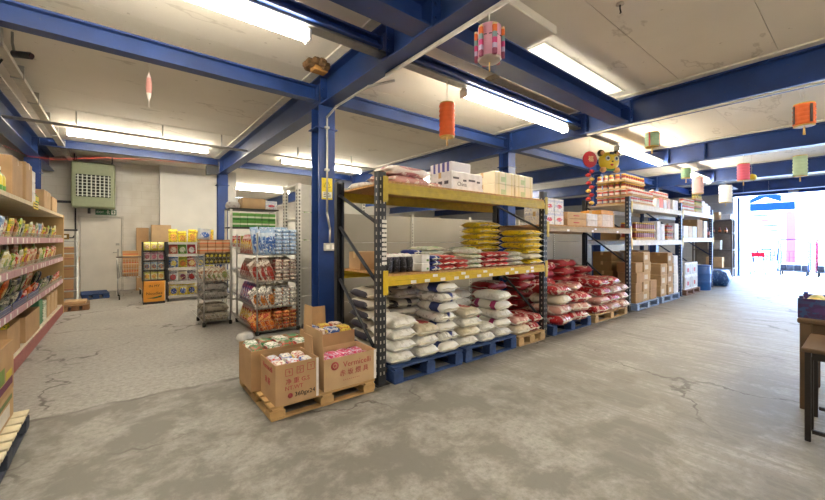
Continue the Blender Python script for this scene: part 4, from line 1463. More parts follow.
MB().cyl((-.1, .3, 0), (-.1, .3, -.14), .03, 10).build('pipe_stub', DARK_GREY, ht)
es = thing('exit_sign', 'green emergency exit sign over the white door', 'sign', (-.34, 12.985, 2.08))
MB().cbox(-.22, .22, -.014, .014, 0, .15, .003).build('panel', mat('1f5a3a', .5), es)
lettering('EXIT', .075, WHITE, es, (-.12, -.016, .075))
rm = MB()
rm.cyl((.04, -.0165, .12), (.04, -.014, .12), .014, 8)
rm.box(.025, .052, -.016, -.014, .06, .105).box(.03, .085, -.016, -.014, .085, .097).box(-.0, .03, -.016, -.014, .075, .085)
rm.box(.03, .042, -.016, -.014, .02, .06).box(.045, .075, -.016, -.014, .045, .057).box(.064, .076, -.016, -.014, .02, .05)
rm.build('running_figure', WHITE, es)['kind'] = 'stuff'
MB().prism([(.11, .02), (.2, .02), (.2, .13), (.11, .13)], 'y', -.0155, -.014).build('arrow_panel', WHITE, es)
MB().prism([(.148, .03), (.162, .03), (.162, .075), (.185, .075), (.155, .12), (.125, .075), (.148, .075)], 'y', -.0165, -.0155).build('arrow', mat('1f5a3a', .5), es)
# switch box with conduit beside the door
sb = tag(MB().cbox(-.08, .08, -.06, 0, 0, .14, .006).build('switch_box', mat('8a6a2c', .5), None, (-1.15, 12.998, 1.42)), 'small brown switch box left of the white door', 'switch')
MB().cbox(-.03, .03, -.068, -.06, .04, .1, .003).build('switch_plate', WHITE, sb)
pipe('conduit', [(-.95, 12.95, 2.3), (-.95, 12.95, 1.55), (-1.0, 12.95, 1.46), (-1.068, 12.95, 1.46)], .016, DARK_GREY, 'dark conduit dropping from heater to the brown switch box', 'conduit')
tag(MB().cbox(-1.6, -1.02, 12.94, 12.998, 2.36, 2.42, .004).build('pipe_run', DARK_GREY), 'dark horizontal pipe on the back wall left of heater', 'pipe')
# step ladder
sl = thing('step_ladder', 'grey aluminium step ladder leaning beside the left shelving', 'ladder', (-.98, 10.98, 0), .12)
AL = mat('a8a8a4', .35, .7)
def rail(x, y0, y1, z1):
    return MB().prism([(y0 - .012, .002), (y0 + .03, .002), (y1 + .03, z1), (y1 - .012, z1)], 'x', x - .02, x + .02)
for x0, x1 in ((-.2, -.15), (.2, .15)):
    rail(x0, -.3, .05, 1.62).build('front_rail', AL, sl)
    rail(x0 * .9, .42, .09, 1.6).build('rear_rail', AL, sl)
for k in range(5):
    z = .28 + k * .27
    y = -.3 + .35 * z / 1.62
    MB().cbox(-.2, .2, y - .02, y + .07, z, z + .025, .004).build('step', AL, sl)
MB().cbox(-.21, .21, -.02, .16, 1.6, 1.64, .006).build('top_platform', mat('3a3a3c', .5), sl)
# stack of cartons by the back wall
column(-1.02, 12.2, 0, 5, .36, .4, .245, 'red striped brown carton', 'by the back wall beside the ladder', 'cartons near the ladder', bands([(0, 'b08a60'), (.8, 'a5645a'), (.88, 'b08a60')], 2, .8))
column(-1.42, 11.75, 0, 4, .32, .36, .3, 'mixed brown carton', 'in the corner behind the ladder', 'cartons near the ladder', CARD_DARK)
pallet(.5, .8, .12, (-.52, 11.85, 0), 'blue pallet on the floor in front of the door', BP, .1)
pallet(.44, .7, .11, (-.74, 10.1, 0), 'low brown pallet at the end of left shelving', WOOD_DARK, .05)
carton(.34, .36, .06, (-.74, 10.1, .112), 'flattened carton on the low brown pallet', m=CARD2, tape=False)
# wire shopping trolley with cartons inside
def wires(name, pts_pairs, r, m, parent):
    b = MB()
    for a, c in pts_pairs:
        b.cyl(a, c, r, 4, caps=False)
    o = b.build(name, m, parent)
    o['kind'] = 'stuff'
    return o
CH = mat('b3b2ae', .3, .8)
def trolley(loc, rz, label, fm=None, hm=None, sc=1.0, ad=None):
    t = thing('shopping_trolley', label, 'trolley', loc, rz, 'shopping trolleys')
    t.scale = (sc, sc, sc)
    m = fm or CH
    lo, up = .5, .95
    # basket: narrower at the front (x+) and bottom
    def rect(z, k):
        return [(-.42 + .05 * k, -.27 + .05 * k, z), (.42 - .12 * k, -.24 + .06 * k, z), (.42 - .12 * k, .24 - .06 * k, z), (-.42 + .05 * k, .27 - .05 * k, z)]
    P = []
    for j in range(5):
        q = rect(up + (lo - up) * j / 4, j / 4)
        P += [(q[i], q[(i + 1) % 4]) for i in range(4)]
    T, B = rect(up, 0), rect(lo, 1)
    for i in range(4):
        for s in range(10):
            f = s / 10
            P.append((tuple(Vector(T[i]).lerp(Vector(T[(i + 1) % 4]), f)), tuple(Vector(B[i]).lerp(Vector(B[(i + 1) % 4]), f))))
    for s in range(7):
        f = s / 6
        P.append((tuple(Vector(B[0]).lerp(Vector(B[3]), f)), tuple(Vector(B[1]).lerp(Vector(B[2]), f))))
    wires('wire_basket', P, .004, m, t)
    for s in (-1, 1):
        MB().tube([(-.46, s * .27, 1.0), (-.42, s * .25, .5), (-.4, s * .25, .14), (.42, s * .2, .16)], .012, 6).build('side_frame', m, t)
        MB().tube([(-.4, s * .24, .5), (.3, s * .18, .5)], .01, 6).build('rail', m, t)
        for x in (-.38, .4):
            w = MB().cyl((x, s * .22 - .012, .06), (x, s * .22 + .012, .06), .06, 12)
            w.build('wheel', BLACK_INK, t)
            MB().box(x - .008, x + .008, s * .22 - .02, s * .22 - .014, .05, .15).build('caster_fork', m, t)
    MB().cyl((-.46, -.28, 1.0), (-.46, .28, 1.0), .016, 8).build('handle', hm or mat('c03038', .4), t)
    if ad:
        MB().box(.425, .43, -.2, .2, .72, .9).build('advert_panel', ad, t)
    return t
trolley((.16, 11.3, 0), PI2 * 1.02, 'wire shopping trolley holding brown cartons by the door', hm=mat('6a5c50', .5))
for k in range(3):
    carton(.3, .42, .2, (.16, 11.28, .53 + k * .202), 'brown carton in the trolley, %s one' % ('lowest', 'middle', 'topmost')[k], 'cartons in the trolley', m=bands([(0, 'a87c50'), (.4, 'c8a06a'), (.55, 'b0522c'), (.68, 'a87c50')], 2, .8))
# tall cartons leaning by the wall
carton(.28, .2, 1.74, (.45, 12.75, 0), 'narrow tall brown carton against the back wall', m=CARD)
carton(.46, .22, 1.82, (.86, 12.42, 0), 'big flat tall carton against the white panel wall', m=CARD2)
# noodle display stand
st = thing('display_stand', 'black display stand of noodle cups with orange base', 'stand', (.555, 9.78, 0), 0)
BLK = mat('1d1c1c', .5)
MB().cbox(-.2, .2, .0, .32, 0, .05, .006).build('base', BLK, st)
MB().cbox(-.19, .19, .0, .3, .05, .5, .008).build('orange_cabinet', mat('e0952a', .5, var=.05), st)
lettering('IN MY', .075, BLACK_INK, st, (0, -.0025, .39))
lettering('Noodles', .085, BLACK_INK, st, (0, -.0025, .23))
MB().prism([(-.13, .13), (.02, .15), (.14, .18), (.13, .14), (.0, .115)], 'y', -.0025, -.0).build('swash', mat('3a5a2c', .6), st)
MB().box(-.2, .2, .31, .33, .05, 1.36).build('back_board', BLK, st)
for s in (-1, 1):
    MB().cbox(s * .205 - .01, s * .205 + .01, .0, .33, .5, 1.36, .004).build('side_board', BLK, st)
for k in range(4):
    MB().box(-.2, .2, .02, .31, .505 + k * .215, .52 + k * .215).build('shelf', BLK, st)
NOO = [pack('e4dcc0', 'c88a4a', 'd8d83a'), pack('e0d8c4', '8a5a3a', '4a8ac0'), pack('dcd0cc', '8a4a4a', 'b04a8a'), pack('e8d84a', 'c8a070', 'e8e4d8')]
for k in range(4):
    for j in range(3):
        packet(.12, .19, .06, (.555 - .127 + j * .127, 9.84, .523 + k * .215), NOO[k], 'noodle packet, %s on the %s row of the stand' % (('left', 'middle', 'right')[j], ('lowest', 'third', 'second', 'top')[k]), 'noodle packets', (-.12, 0, 0), j)
# crisp shelf
cs = thing('snack_shelf', 'black wire snack shelf with five tiers of crisp packets', 'shelf', (1.3, 9.95, 0))
for x in (-.48, .48):
    for y in (0, .36):
        MB().cbox(x - .015, x + .015, y - .015, y + .015, 0, 1.36, .003).build('post', DARK_GREY, cs)
for k, z in enumerate((.1, .42, .74, 1.05, 1.32)):
    MB().cbox(-.48, .48, 0, .36, z - .02, z, .004).build('shelf', DARK_GREY, cs)
    MB().cbox(-.48, .48, -.018, -.006, z - .025, z + .03, .003).build('shelf_rail', mat('b8b4ac', .4), cs)
CR = [[pack('e6cf2e', '2a4a9a', 'e8e4d8')] * 5, [pack('d8d4d0', 'b83a2e', '4a3a5a'), pack('c8c0bc', '8a3a5a', 'e8d8a0')],
      [pack('2f6ab8', 'e8d04a', 'e8e4dc'), pack('e0cc3a', 'd8742a', '4a8a3a'), pack('c8402e', 'e8c87a', 'f0e8e0')],
      [pack('d87a5a', 'e8d0b0', 'b03a2a'), pack('7aa83a', 'e8e4c8', '4a7a2a'), pack('c82a3a', 'e8e0d8', '8a1a2a')], [pack('e8d22a', 'e6a84a', '8a5a2a')]]
CN = [['yellow'], ['white and red', 'grey and purple'], ['blue', 'yellow', 'red'], ['salmon', 'green', 'crimson'], ['bright yellow']]
for k, z in enumerate((.1, .42, .74, 1.05, 1.32)):
    for j in range(5):
        h = .27 if k < 4 else .33 - .04 * (j % 2)
        packet(.175, h, .09, (1.3 - .37 + j * .185, 10.06, z + .002), CR[k][j % len(CR[k])], '%s crisp packet, %s from left on the %s snack tier' % (CN[k][j % len(CN[k])], ORD[j], ('lowest', 'fourth', 'third', 'second', 'top')[k]),
               'crisp packets', (-.1, R.uniform(-.06, .06), 0), j)

# ================================================================== WIRE CAGES
def basket(parent, x0, x1, y0, y1, z, h, slope=.1, m=CH, step=.06):
    P = []
    lo = [(x0 + slope, y0, z), (x1, y0, z), (x1, y1, z), (x0 + slope, y1, z)]
    hi = [(x0, y0, z + h), (x1, y0, z + h), (x1, y1, z + h), (x0, y1, z + h)]
    for a, b in ((lo, lo), (hi, hi)):
        P += [(a[i], a[(i + 1) % 4]) for i in range(4)]
    md = [tuple(Vector(p).lerp(Vector(q), .5)) for p, q in zip(lo, hi)]
    P += [(md[i], md[(i + 1) % 4]) for i in range(4)]
    for i in range(4):
        L = (Vector(hi[i]) - Vector(hi[(i + 1) % 4])).length
        n = int(L / step)
        for s in range(n + 1):
            f = s / n
            P.append((tuple(Vector(hi[i]).lerp(Vector(hi[(i + 1) % 4]), f)), tuple(Vector(lo[i]).lerp(Vector(lo[(i + 1) % 4]), f))))
    n = int((y1 - y0) / step)
    for s in range(n + 1):
        y = y0 + (y1 - y0) * s / n
        P.append(((x0 + slope, y, z), (x1, y, z)))
    wires('wire_basket', P, .0028, m, parent)

def cage(name, x0, x1, y0, y1, tiers, hgt, label, top):
    t = thing(name, label, 'display cage', (0, 0, 0), 0, 'wire cages')
    for (x, y) in ((x0 + .1, y0), (x1, y0), (x0 + .1, y1), (x1, y1)):
        MB().cyl((x, y, 0.05), (x, y, top), .012, 6).build('post', CH, t)
        MB().cyl((x - .02, y, .035), (x + .02, y, .035), .035, 10).build('caster', BLACK_INK, t)
    for z in tiers:
        basket(t, x0, x1, y0, y1, z, hgt)
        MB().box(x0 + .11, x1 - .01, y0 + .01, y1 - .01, z + .002, z + .008).build('tray_sheet', mat('9c988e', .5, .3), t)
    return t

T1 = (.04, .38, .77, 1.17)
cage('wire_cage', 1.44, 2.15, 5.56, 6.75, T1, .17, 'four tier wire cage full of snack bags by the post', 1.5)
ORNG = pack('a8341c', 'd2702c', 'ecc070', (0, 2), .35, 28, (.3, .3))
WOR = pack('e8e2d8', 'd8822e', '4a4a4c', (0, 2), .35, 16, (.4, .3))
MIX = pack('ddcfc0', 'b03a34', '7a4a2c', (0, 2), .35, 18, (.4, .36))
BLW = pack('9fbbdc', '345fa8', 'e4eaf0', (0, 2), .35, 16, (.4, .36))
PUR = pack('5a4a9a', 'd8d0e0', 'c03a5a')
RDP = pack('c23430', 'e6c23e', 'efe6da')
names1 = [('orange', ORNG), ('white and orange', WOR), ('cream and red', MIX), ('blue and white', BLW)]
tn = ['lowest', 'second lowest', 'third', 'top']
for k, z in enumerate(T1):
    cn, m = names1[k]
    zz = z + .012
    for i in range(5):                     # leaning bags at the left of the front
        packet(.15, (.27, .33, .34, .38)[k], .045, (1.60 + i * .05 + (.05 if k == 3 else 0), 5.645 + .012 * (i % 2), zz), m, '%s bag leaning at the front of the %s cage tier, %s along' % (cn, tn[k], ORD[i]), 'front cage bags',
               (R.uniform(-.05, .05), -.12 if k == 3 else -.5, R.uniform(-.1, .1) + (.45 if k in (1, 2) else .2)), i, 'snack_bag', 'bag')
    for c_ in range(3):                    # flat stacks at the right front, ends outwards
        for q in range((5, 5, 6, 7)[k]):
            sack(.2, .108, .054, (1.865 + c_ * .112, 5.685, zz + q * .055), PI2 + R.uniform(-.06, .06), m, '%s bag lying flat, %s up, %s column, %s cage tier' % (cn, ORD[q], ('left', 'middle', 'right')[c_], tn[k]), 'flat cage bags', q, seam=False, name='snack_bag', cat='bag')
    for i in range(7):                     # second row seen over the front
        packet(.12, (.28, .33, .35, .42)[k], .07, (1.62 + i * .075, 5.84, zz), m, '%s bag, second row of the %s cage tier, %s along' % (cn, tn[k], ORD[i]), 'second row cage bags', (0, R.uniform(-.15, .15), R.uniform(-.2, .2)), i, 'snack_bag', 'bag')
    sm = [RDP, PUR, MIX, RDP][k]
    sn = ['red', 'purple', 'cream', 'red'][k]
    for i in range(6):                     # packets facing the aisle on the left side
        packet(.17, .32, .07, (1.585, 5.98 + i * .135, zz), sm, '%s packet, aisle side of the %s cage tier, %s along' % (sn, tn[k], ORD[i]), 'aisle side cage bags', (.25, 0, PI2 + R.uniform(-.1, .1)), i, 'snack_bag', 'bag')
# second cage
T2 = (.07, .42, .72, 1.0)
cage('wire_cage', .93, 1.42, 6.66, 7.25, T2, .12, 'shorter wire cage topped with shrink-wrapped brown cartons', 1.16)
BAGG = pack('8f8676', 'b9b0a0', '6a6256', (0, 1), .4, 10)
for k, (z, m, nm_) in enumerate(((.08, BAGG, 'grey brown'), (.43, pack('8a8680', 'd8d4cc', '55524e', (0, 1), .35, 9), 'silver grey'))):
    for i in range(2):
        sack(.42, .22, .14, (1.2, 6.79 + i * .24, z), 0, m, '%s bulk bag, %s on the %s tier of the short cage' % (nm_, ('front', 'rear')[i], ('lowest', 'second')[k]), 'bulk bags', i, seam=False, name='bulk_bag', cat='bag')
        sack(.42, .22, .13, (1.2, 6.79 + i * .24, z + .141), .05, m, '%s bulk bag, upper %s on the %s tier of the short cage' % (nm_, ('front', 'rear')[i], ('lowest', 'second')[k]), 'bulk bags', i + 1, seam=False, name='bulk_bag', cat='bag')
for i in range(5):
    packet(.15, .25, .05, (1.10 + i * .068, 6.74, .73), pack('ddd6c2', '8a9a5a', 'a8643c'), 'cream packet leaning on the third short cage tier, %s from left' % ORD[i], 'short cage packets', (0, -.5, .5), i)
BY = pack('2c2a1e', 'c8b83a', '6a5a2a', (0, 2), .35, 26)
for r_ in range(2):
    for i in range(6):
        packet(.065, .09, .04, (1.08 + i * .062, 6.70, 1.012 + r_ * .092), BY, 'small black and yellow packet, %s from left, %s row, short cage' % (ORD[i], ('lower', 'upper')[r_]), 'small short cage packets', (0, 0, 0), i)
SW = bands([(0, 'b98a66'), (.4, 'c9764a'), (.6, 'd0b296'), (.8, 'b98a66')], 2, .25)
sheet = MB().box(.98, 1.42, 6.72, 7.24, 1.166, 1.172)
tag(sheet.build('card_sheet', CARD2), 'thin card sheet under the cartons on the short cage', 'card')
for k in range(2):
    for i in range(4):
        carton(.11, .24, .115, (1.035 + i * .113, 6.86, 1.205 + k * .117 - .032), 'small shrink-wrapped carton, %s from left, %s row, on the short cage' % (ORD[i], ('lower', 'upper')[k]), 'cartons on the short cage', m=SW, tape=False)
packet(.2, .18, .1, (1.06, 6.9, 1.409), pack('cfd6e0', '3a6ac0', 'e8e8ec'), 'blue and white bag standing on the shrink-wrapped cartons', None, (0, .1, .2), 1, 'snack_bag', 'bag')
# shelf with green boxes behind the cages
gs = thing('stock_shelf', 'dark edged shelf of green boxes behind the wire cages', 'shelf', (1.55, 7.3, 0))
for (x, y) in ((0.02, 0.02), (.86, .02), (.02, .46), (.86, .46)):
    MB().cbox(x - .02, x + .02, y - .02, y + .02, 0, 1.97, .003).build('post', WG, gs)
for z in (.3, .8, 1.25, 1.62, 1.97):
    MB().cbox(0, .88, 0, .48, z, z + .025, .003).build('shelf', mat('45443f', .5) if z > 1.6 else WG, gs)
GRB = bands([(0, '4f9a44'), (.3, 'dfe6c8'), (.55, '6cae50'), (1, '6cae50')], 2, .45)
for k in range(2):
    for i in range(6):
        carton(.125, .2, .13, (1.66 + i * .131, 7.44, 1.646 + k * .132), 'green and white box, %s from left, %s row behind the cages' % (ORD[i], ('lower', 'upper')[k]), 'green boxes', m=GRB, tape=False, cat='box', name='box')
carton(.42, .34, .2, (1.98, 7.52, 1.996), 'brown carton on top of the green box shelf', m=CARD2)
carton(.22, .3, .17, (2.31, 7.52, 1.996), 'white and red carton on the green box shelf', m=RWC)
sack(.24, .2, .13, (1.635, 7.5, 1.996), 0, S_WRAP, 'white bag on top of the green box shelf', None, 1, seam=False, name='bag', cat='bag')
for k in range(4):
    packet(.15, .2, .06, (1.66 + k * .16, 7.36, 1.276), PAL[[1, 2, 6, 1][k]][1], '%s packet, %s from left under the green boxes' % (PAL[[1, 2, 6, 1][k]][0], ORD[k]), 'packets under green boxes', (0, 0, 0), k)
# green and white cartons of drink on the tall white shelving
for z, nm_ in ((1.752, 'upper'), (1.282, 'lower')):
    for k in range(4):
        packet(.1, .3 if z > 1.7 else .2, .07, (2.33 + k * .12, 5.98, z), pack('dfe8c8', '7ab83a', '4f8a2a', (0, 2)), 'green and white packet, %s on the %s tall white shelf' % (ORD[k], nm_), 'tall shelf packets', (0, 0, PI2), k)
# ================================================================== FRONT PALLET WITH OPEN CARTONS
pallet(.95, .92, .115, (1.36, 3.32, 0), 'bare wooden pallet under the open cartons', mat('b08d5c', .75, var=.2, scale=7), 0, 'pallets', 7)
zq = .1165
INKR = mat('a84a48', .85, var=.05)
b1 = open_carton(.35, .38, .315, (1.095, 3.03, zq), 'open carton of red and white packets with boxed red symbols', 0, CARD, [('+x', .15, -.05, .45)])
def frame_mark(parent, x, z, s, ch):
    m = MB()
    y0, y1 = -.1915, -.19
    t = .004
    m.box(x - s, x + s, y0, y1, z - s, z - s + t).box(x - s, x + s, y0, y1, z + s - t, z + s).box(x - s, x - s + t, y0, y1, z - s, z + s).box(x + s - t, x + s, y0, y1, z - s, z + s)
    m.build('print_frame', INKR, parent)['kind'] = 'stuff'
    lettering(ch, s * 1.4, INKR, parent, (x, -.1925, z))
frame_mark(b1, -.07, .245, .028, '↑')
frame_mark(b1, .02, .25, .028, '☂')
frame_mark(b1, .11, .26, .03, 'Y')
lettering('净 重 G.S', .05, INKR, b1, (.0, -.1925, .17))
lettering('NT.WT', .045, INKR, b1, (-.03, -.1925, .12))
MB().lathe([(.02, -.001), (.02, .001)], 16, Matrix.Translation((-.06, -.191, .06)) @ Matrix.Rotation(PI2, 4, 'X')).build('round_mark', INKR, b1)
lettering('360gx24', .05, BLACK_INK, b1, (.06, -.1925, .06))
MB().box(.155, .1755, -.1912, -.19, .0, .315).build('white_tape', mat('dcd8d4', .4), b1)
lettering('Vermicelli', .06, INKR, b1, (-.1765, 0, .26), '-x')
lettering('米 粉', .06, INKR, b1, (-.1765, 0, .15), '-x')
PK1 = pack('d9d2c8', 'b83a30', '2a52a8')
PK2 = pack('e2ddd2', 'e0c45a', 'b03a34')
def heap(x0, x1, y0, y1, z0, nx, ny, nz, H, mats_, what, where, group, top=()):
    """packets lying in layers inside a carton, turned a little each"""
    k = 0
    dx, dy = (x1 - x0) / nx, (y1 - y0) / ny
    for l in range(nz):
        for i in range(nx):
            for j in range(ny):
                if l < nz - 1 and nz > 1 and k > 99:
                    continue
                sack(round(dy * .9, 3), round(dx * .92, 3), H, (x0 + dx * (i + .5), y0 + dy * (j + .5), z0 + l * (H + .001)), PI2 + R.uniform(-.08, .08), mats_[(i + j + l) % len(mats_)],
                     '%s, %s of the %s layer, %s' % (what, ORD[i * ny + j], ('lower', 'upper', 'top')[l + (3 - nz)] if nz > 1 else 'visible', where), group, k, seam=False, name='packet', cat='packet')
                k += 1
heap(.935, 1.255, 2.86, 3.2, zq + .17, 3, 2, 2, .07, [PK1, PK2, pack('c9d0dc', '2a5ab0', 'b83a30')], 'red and white packet', 'in the symbol carton', 'packets in the symbol carton')
b2 = open_carton(.52, .36, .268, (1.59, 3.045, zq), 'open carton of pink packets with red vermicelli lettering', 0, CARD2, [('-x', .24, .06, .95)])
lettering('Vermicelli', .07, INKR, b2, (.06, -.1825, .195))
lettering('赤 坂 煨 具', .06, INKR, b2, (.03, -.1825, .12))
lettering('• • • • • • • • •', .03, INKR, b2, (.0, -.1825, .06))
MB().lathe([(.036, -.001), (.036, .001)], 18, Matrix.Translation((-.16, -.181, .2)) @ Matrix.Rotation(PI2, 4, 'X')).build('round_mark', INKR, b2)
lettering('☀', .045, CARD2, b2, (-.16, -.1835, .2))
MB().box(.235, .2605, -.1812, -.18, 0, .268).build('white_tape', mat('dcd8d4', .4), b2)
PNK = pack('d8487a', 'f0a8c0', 'e8e4e8')
heap(1.35, 1.83, 2.88, 3.21, zq + .12, 4, 2, 2, .06, [PNK, pack('c8406a', 'e890b0', 'd8d4e8')], 'pink packet', 'in the vermicelli carton', 'pink packets')
b3 = open_carton(.54, .4, .34, (1.12, 3.45, zq), 'long plain open carton behind the symbol printed one', 0, CARD, [])
RG = pack('d8d4cc', 'b02a30', '3a7a4a')
heap(.86, 1.38, 3.26, 3.64, zq + .22, 4, 2, 2, .07, [RG, pack('3a7a4a', 'd8d4cc', 'b02a30')], 'red and green packet', 'in the long plain carton', 'packets in the long carton')
b4 = open_carton(.42, .38, .38, (1.63, 3.44, zq), 'open carton of yellow and blue packets behind the vermicelli carton', 0, CARD, [('-x', .26, -.05, .5), ('+y', .2, .1, .35)])
YB = pack('d8c04a', '2a52a0', 'b04a34')
heap(1.43, 1.83, 3.26, 3.62, zq + .28, 3, 2, 2, .07, [YB, MIX, pack('2a52a0', 'd8c04a', 'e8e4dc')], 'yellow and blue packet', 'in the rear carton', 'packets in the rear carton')
# clear plastic bag on the floor next to the cage
o = sack(.2, .16, .12, (1.34, 5.42, 0), .4, mat('d8d6d2', .25), 'crumpled clear plastic bag on the floor by the cage', None, 1, seam=False, name='plastic_bag', cat='bag')

# ================================================================== WOODEN TABLES ON THE RIGHT
tb = thing('side_table', 'dark slim legged wooden table at the right edge', 'table', (4.02, -.15, 0))
DW = mat('1f1813', .55, var=.2, scale=8)
MB().cbox(-.31, .31, -.45, .45, .62, .65, .006).build('tabletop', mat('5a452f', .55, var=.2, scale=6), tb)
for x in (-.28, .28):
    for y in (-.42, .42):
        MB().cbox(x - .015, x + .015, y - .015, y + .015, 0, .62, .003).build('leg', DW, tb)
for x in (-.28, .28):
    MB().box(x - .012, x + .012, -.4, .4, .57, .62).build('apron', DW, tb)
    MB().box(x - .01, x + .01, -.4, .4, .06, .085).build('stretcher', DW, tb)
for y in (-.42, .42):
    MB().box(-.26, .26, y - .012, y + .012, .57, .62).build('apron', DW, tb)
    MB().cbox(-.06, -.03, y - .012, y + .012, .0, .57, .003).build('leg', DW, tb)
tb2 = thing('side_table', 'taller brown wooden table carrying the purple fruit tray', 'table', (4.82, -.2, 0))
BW = mat('5c4630', .6, var=.2, scale=5)
MB().cbox(-.42, .42, -.58, .58, .71, .75, .008).build('tabletop', BW, tb2)
for x in (-.38, .38):
    for y in (-.53, .53):
        MB().cbox(x - .035, x + .035, y - .035, y + .035, 0, .71, .004).build('leg', BW, tb2)
for y in (-.53, .53):
    MB().box(-.35, .35, y - .015, y + .015, .6, .71).build('apron', BW, tb2)
for x in (-.38, .38):
    MB().box(x - .015, x + .015, -.5, .5, .6, .71).build('apron', BW, tb2)
# carton on the low table
carton(.3, .3, .13, (4.14, .0, .6512), 'small tan carton on the low dark table', m=CARD2)
# purple trays of fruit
def fruit_tray(x, y, z, label, cols):
    t = thing('fruit_tray', label, 'tray', (x, y, z), 0, 'purple fruit trays')
    PUR_ = pack('3a2458', '4a2c6a', '2a4a7a', (1, 2), .5, 12)
    m = MB()
    w, d_, h = .42, .56, .16
    m.box(-w/2, w/2, -d_/2, d_/2, 0, .012).box(-w/2, -w/2 + .012, -d_/2, d_/2, .012, h).box(w/2 - .012, w/2, -d_/2, d_/2, .012, h)
    m.box(-w/2 + .012, w/2 - .012, -d_/2, -d_/2 + .012, .012, h - .03).box(-w/2 + .012, w/2 - .012, d_/2 - .012, d_/2, .012, h - .03)
    m.build('tray_body', PUR_, t)
    for sx in (-1, 1):
        for sy in (-1, 1):
            MB().box(sx * (w/2 - .03) - .02, sx * (w/2 - .03) + .02, sy * (d_/2 - .02) - .012, sy * (d_/2 - .02) + .012, h - .04, h + .02).build('corner_tab', PUR_, t)
    k = 0
    for i in range(3):
        for j in range(4):
            f = obj('fruit', cached('fruit', lambda: MB().lathe([(.006, 0), (.035, .008), (.055, .035), (.06, .06), (.052, .088), (.03, .108), (.012, .112), (.004, .104)], 12).mesh('fruit')),
                    cols[k % len(cols)][1], None, (x - .13 + i * .13, y - .19 + j * .126, z + .055))
            tag(f, '%s fruit, %s in the %s tray' % (cols[k % len(cols)][0], ORD[k], 'near purple' if z < .8 else 'upper purple'), 'fruit', 'fruit in the purple trays')
            k += 1
FR = [('yellow', mat('d8b86a', .5)), ('pale green', mat('a8a860', .5)), ('cream', mat('d8c8a0', .5))]
fruit_tray(4.66, .1, .7512, 'printed purple fruit tray on the taller table', FR)
carton(.36, .5, .28, (5.05, -.12, .7512), 'dark purple printed box behind the fruit tray', m=pack('2e2244', '6a3040', '3a5a8a', (1, 2), .5, 12), tape=False)
sack(.32, .3, .26, (4.12, -.1, 0), .3, mat('e2e0da', .4), 'white plastic bag standing under the low dark table', None, 1, seam=False, name='plastic_bag', cat='bag')

# ================================================================== LANTERNS
def string(parent, z0, z1, r=.0025):
    MB().cyl((0, 0, z0), (0, 0, z1), r, 5).build('string', mat('d8d2c4', .6), parent)
def pleated_lantern(x, y, z0, z1, r, col, label, ztop, n=7, tassel=.1, rim=None):
    """cylindrical accordion paper lantern"""
    t = thing('paper_lantern', label, 'lantern', (x, y, z0), 0, 'paper lanterns')
    h = z1 - z0
    prof = [(r * .55, 0)]
    for k in range(n):
        a = h * k / n
        prof += [(r * .9, a + .002), (r, a + h / n * .5), (r * .9, a + h / n * .98)]
    prof.append((r * .55, h))
    MB().lathe(prof, 20).build('pleated_shade', mat(col, .7, var=.06), t)
    for z in (0, h):
        MB().lathe([(r * .6, z - .006), (r * .92, z - .006), (r * .92, z + .006), (r * .6, z + .006)], 20).build('rim', mat(rim or 'c8a24a', .5), t)
    string(t, h, ztop - z0)
    MB().cyl((0, 0, 0), (0, 0, -tassel), .006, 6, .012).build('tassel', mat('d8b46a', .7), t)
    return t
pleated_lantern(2.99, 3.1, 2.61, 3.0, .095, 'e2632a', 'bright orange pleated paper lantern hanging over the yellow rack', 3.27)
ln_ = pleated_lantern(5.98, .46, 2.68, 2.92, .095, 'd8642a', 'orange and black paper lantern by the right edge', 3.112, 5)
for a in (0.6, 2.2, 3.8, 5.4):
    MB().box(-.012, .012, -.099, -.093, .02, .22, Matrix.Rotation(a, 4, 'Z')).build('black_panel', mat('3a2420', .6), ln_)
ln_ = pleated_lantern(6.1, 2.0, 2.77, 2.97, .095, '8fa88a', 'small pale green lantern under the main beam', 3.15, 5)
for a in (.5, 2.6, 4.7):
    MB().box(-.01, .01, -.099, -.094, .0, .2, Matrix.Rotation(a, 4, 'Z')).build('red_panel', mat('b84a44', .6), ln_)
pleated_lantern(10.0, 2.6, 2.8, 3.02, .1, '6f9070', 'small dark green lantern above the pink paper banner', 3.15, 5)
pleated_lantern(9.98, 2.38, 2.42, 2.8, .11, 'e6c2c0', 'pale pink lantern in front of the jar racks', 3.15, 6)
pleated_lantern(13.9, 3.0 - .35, 2.5, 3.0, .16, 'eeeae2', 'white lantern near the last rack upright', 3.15, 6)
pleated_lantern(9.98, 1.62, 2.62, 2.96, .105, 'd8607a', 'rose pink lantern in front of the opening', 3.15, 6)
pleated_lantern(9.98, .82, 2.6, 2.98, .105, 'a8bfa0', 'sage green lantern near the right edge', 3.15, 6)
ln_ = thing('fish_lantern', 'small yellow fish shaped lantern beside the rose lantern', 'lantern', (10.35, 1.55, 2.66))
MB().add(*(lambda me: ([tuple(v.co) for v in me.vertices], [tuple(p.vertices) for p in me.polygons]))(sack_mesh(.26, .16, .12, 1)), True).build('body', mat('d8c23a', .6), ln_)
MB().prism([(.1, .05), (.2, .1), (.2, 0)], 'y', -.006, .006).build('tail', mat('c8a22a', .6), ln_)
string(ln_, .12, .894)
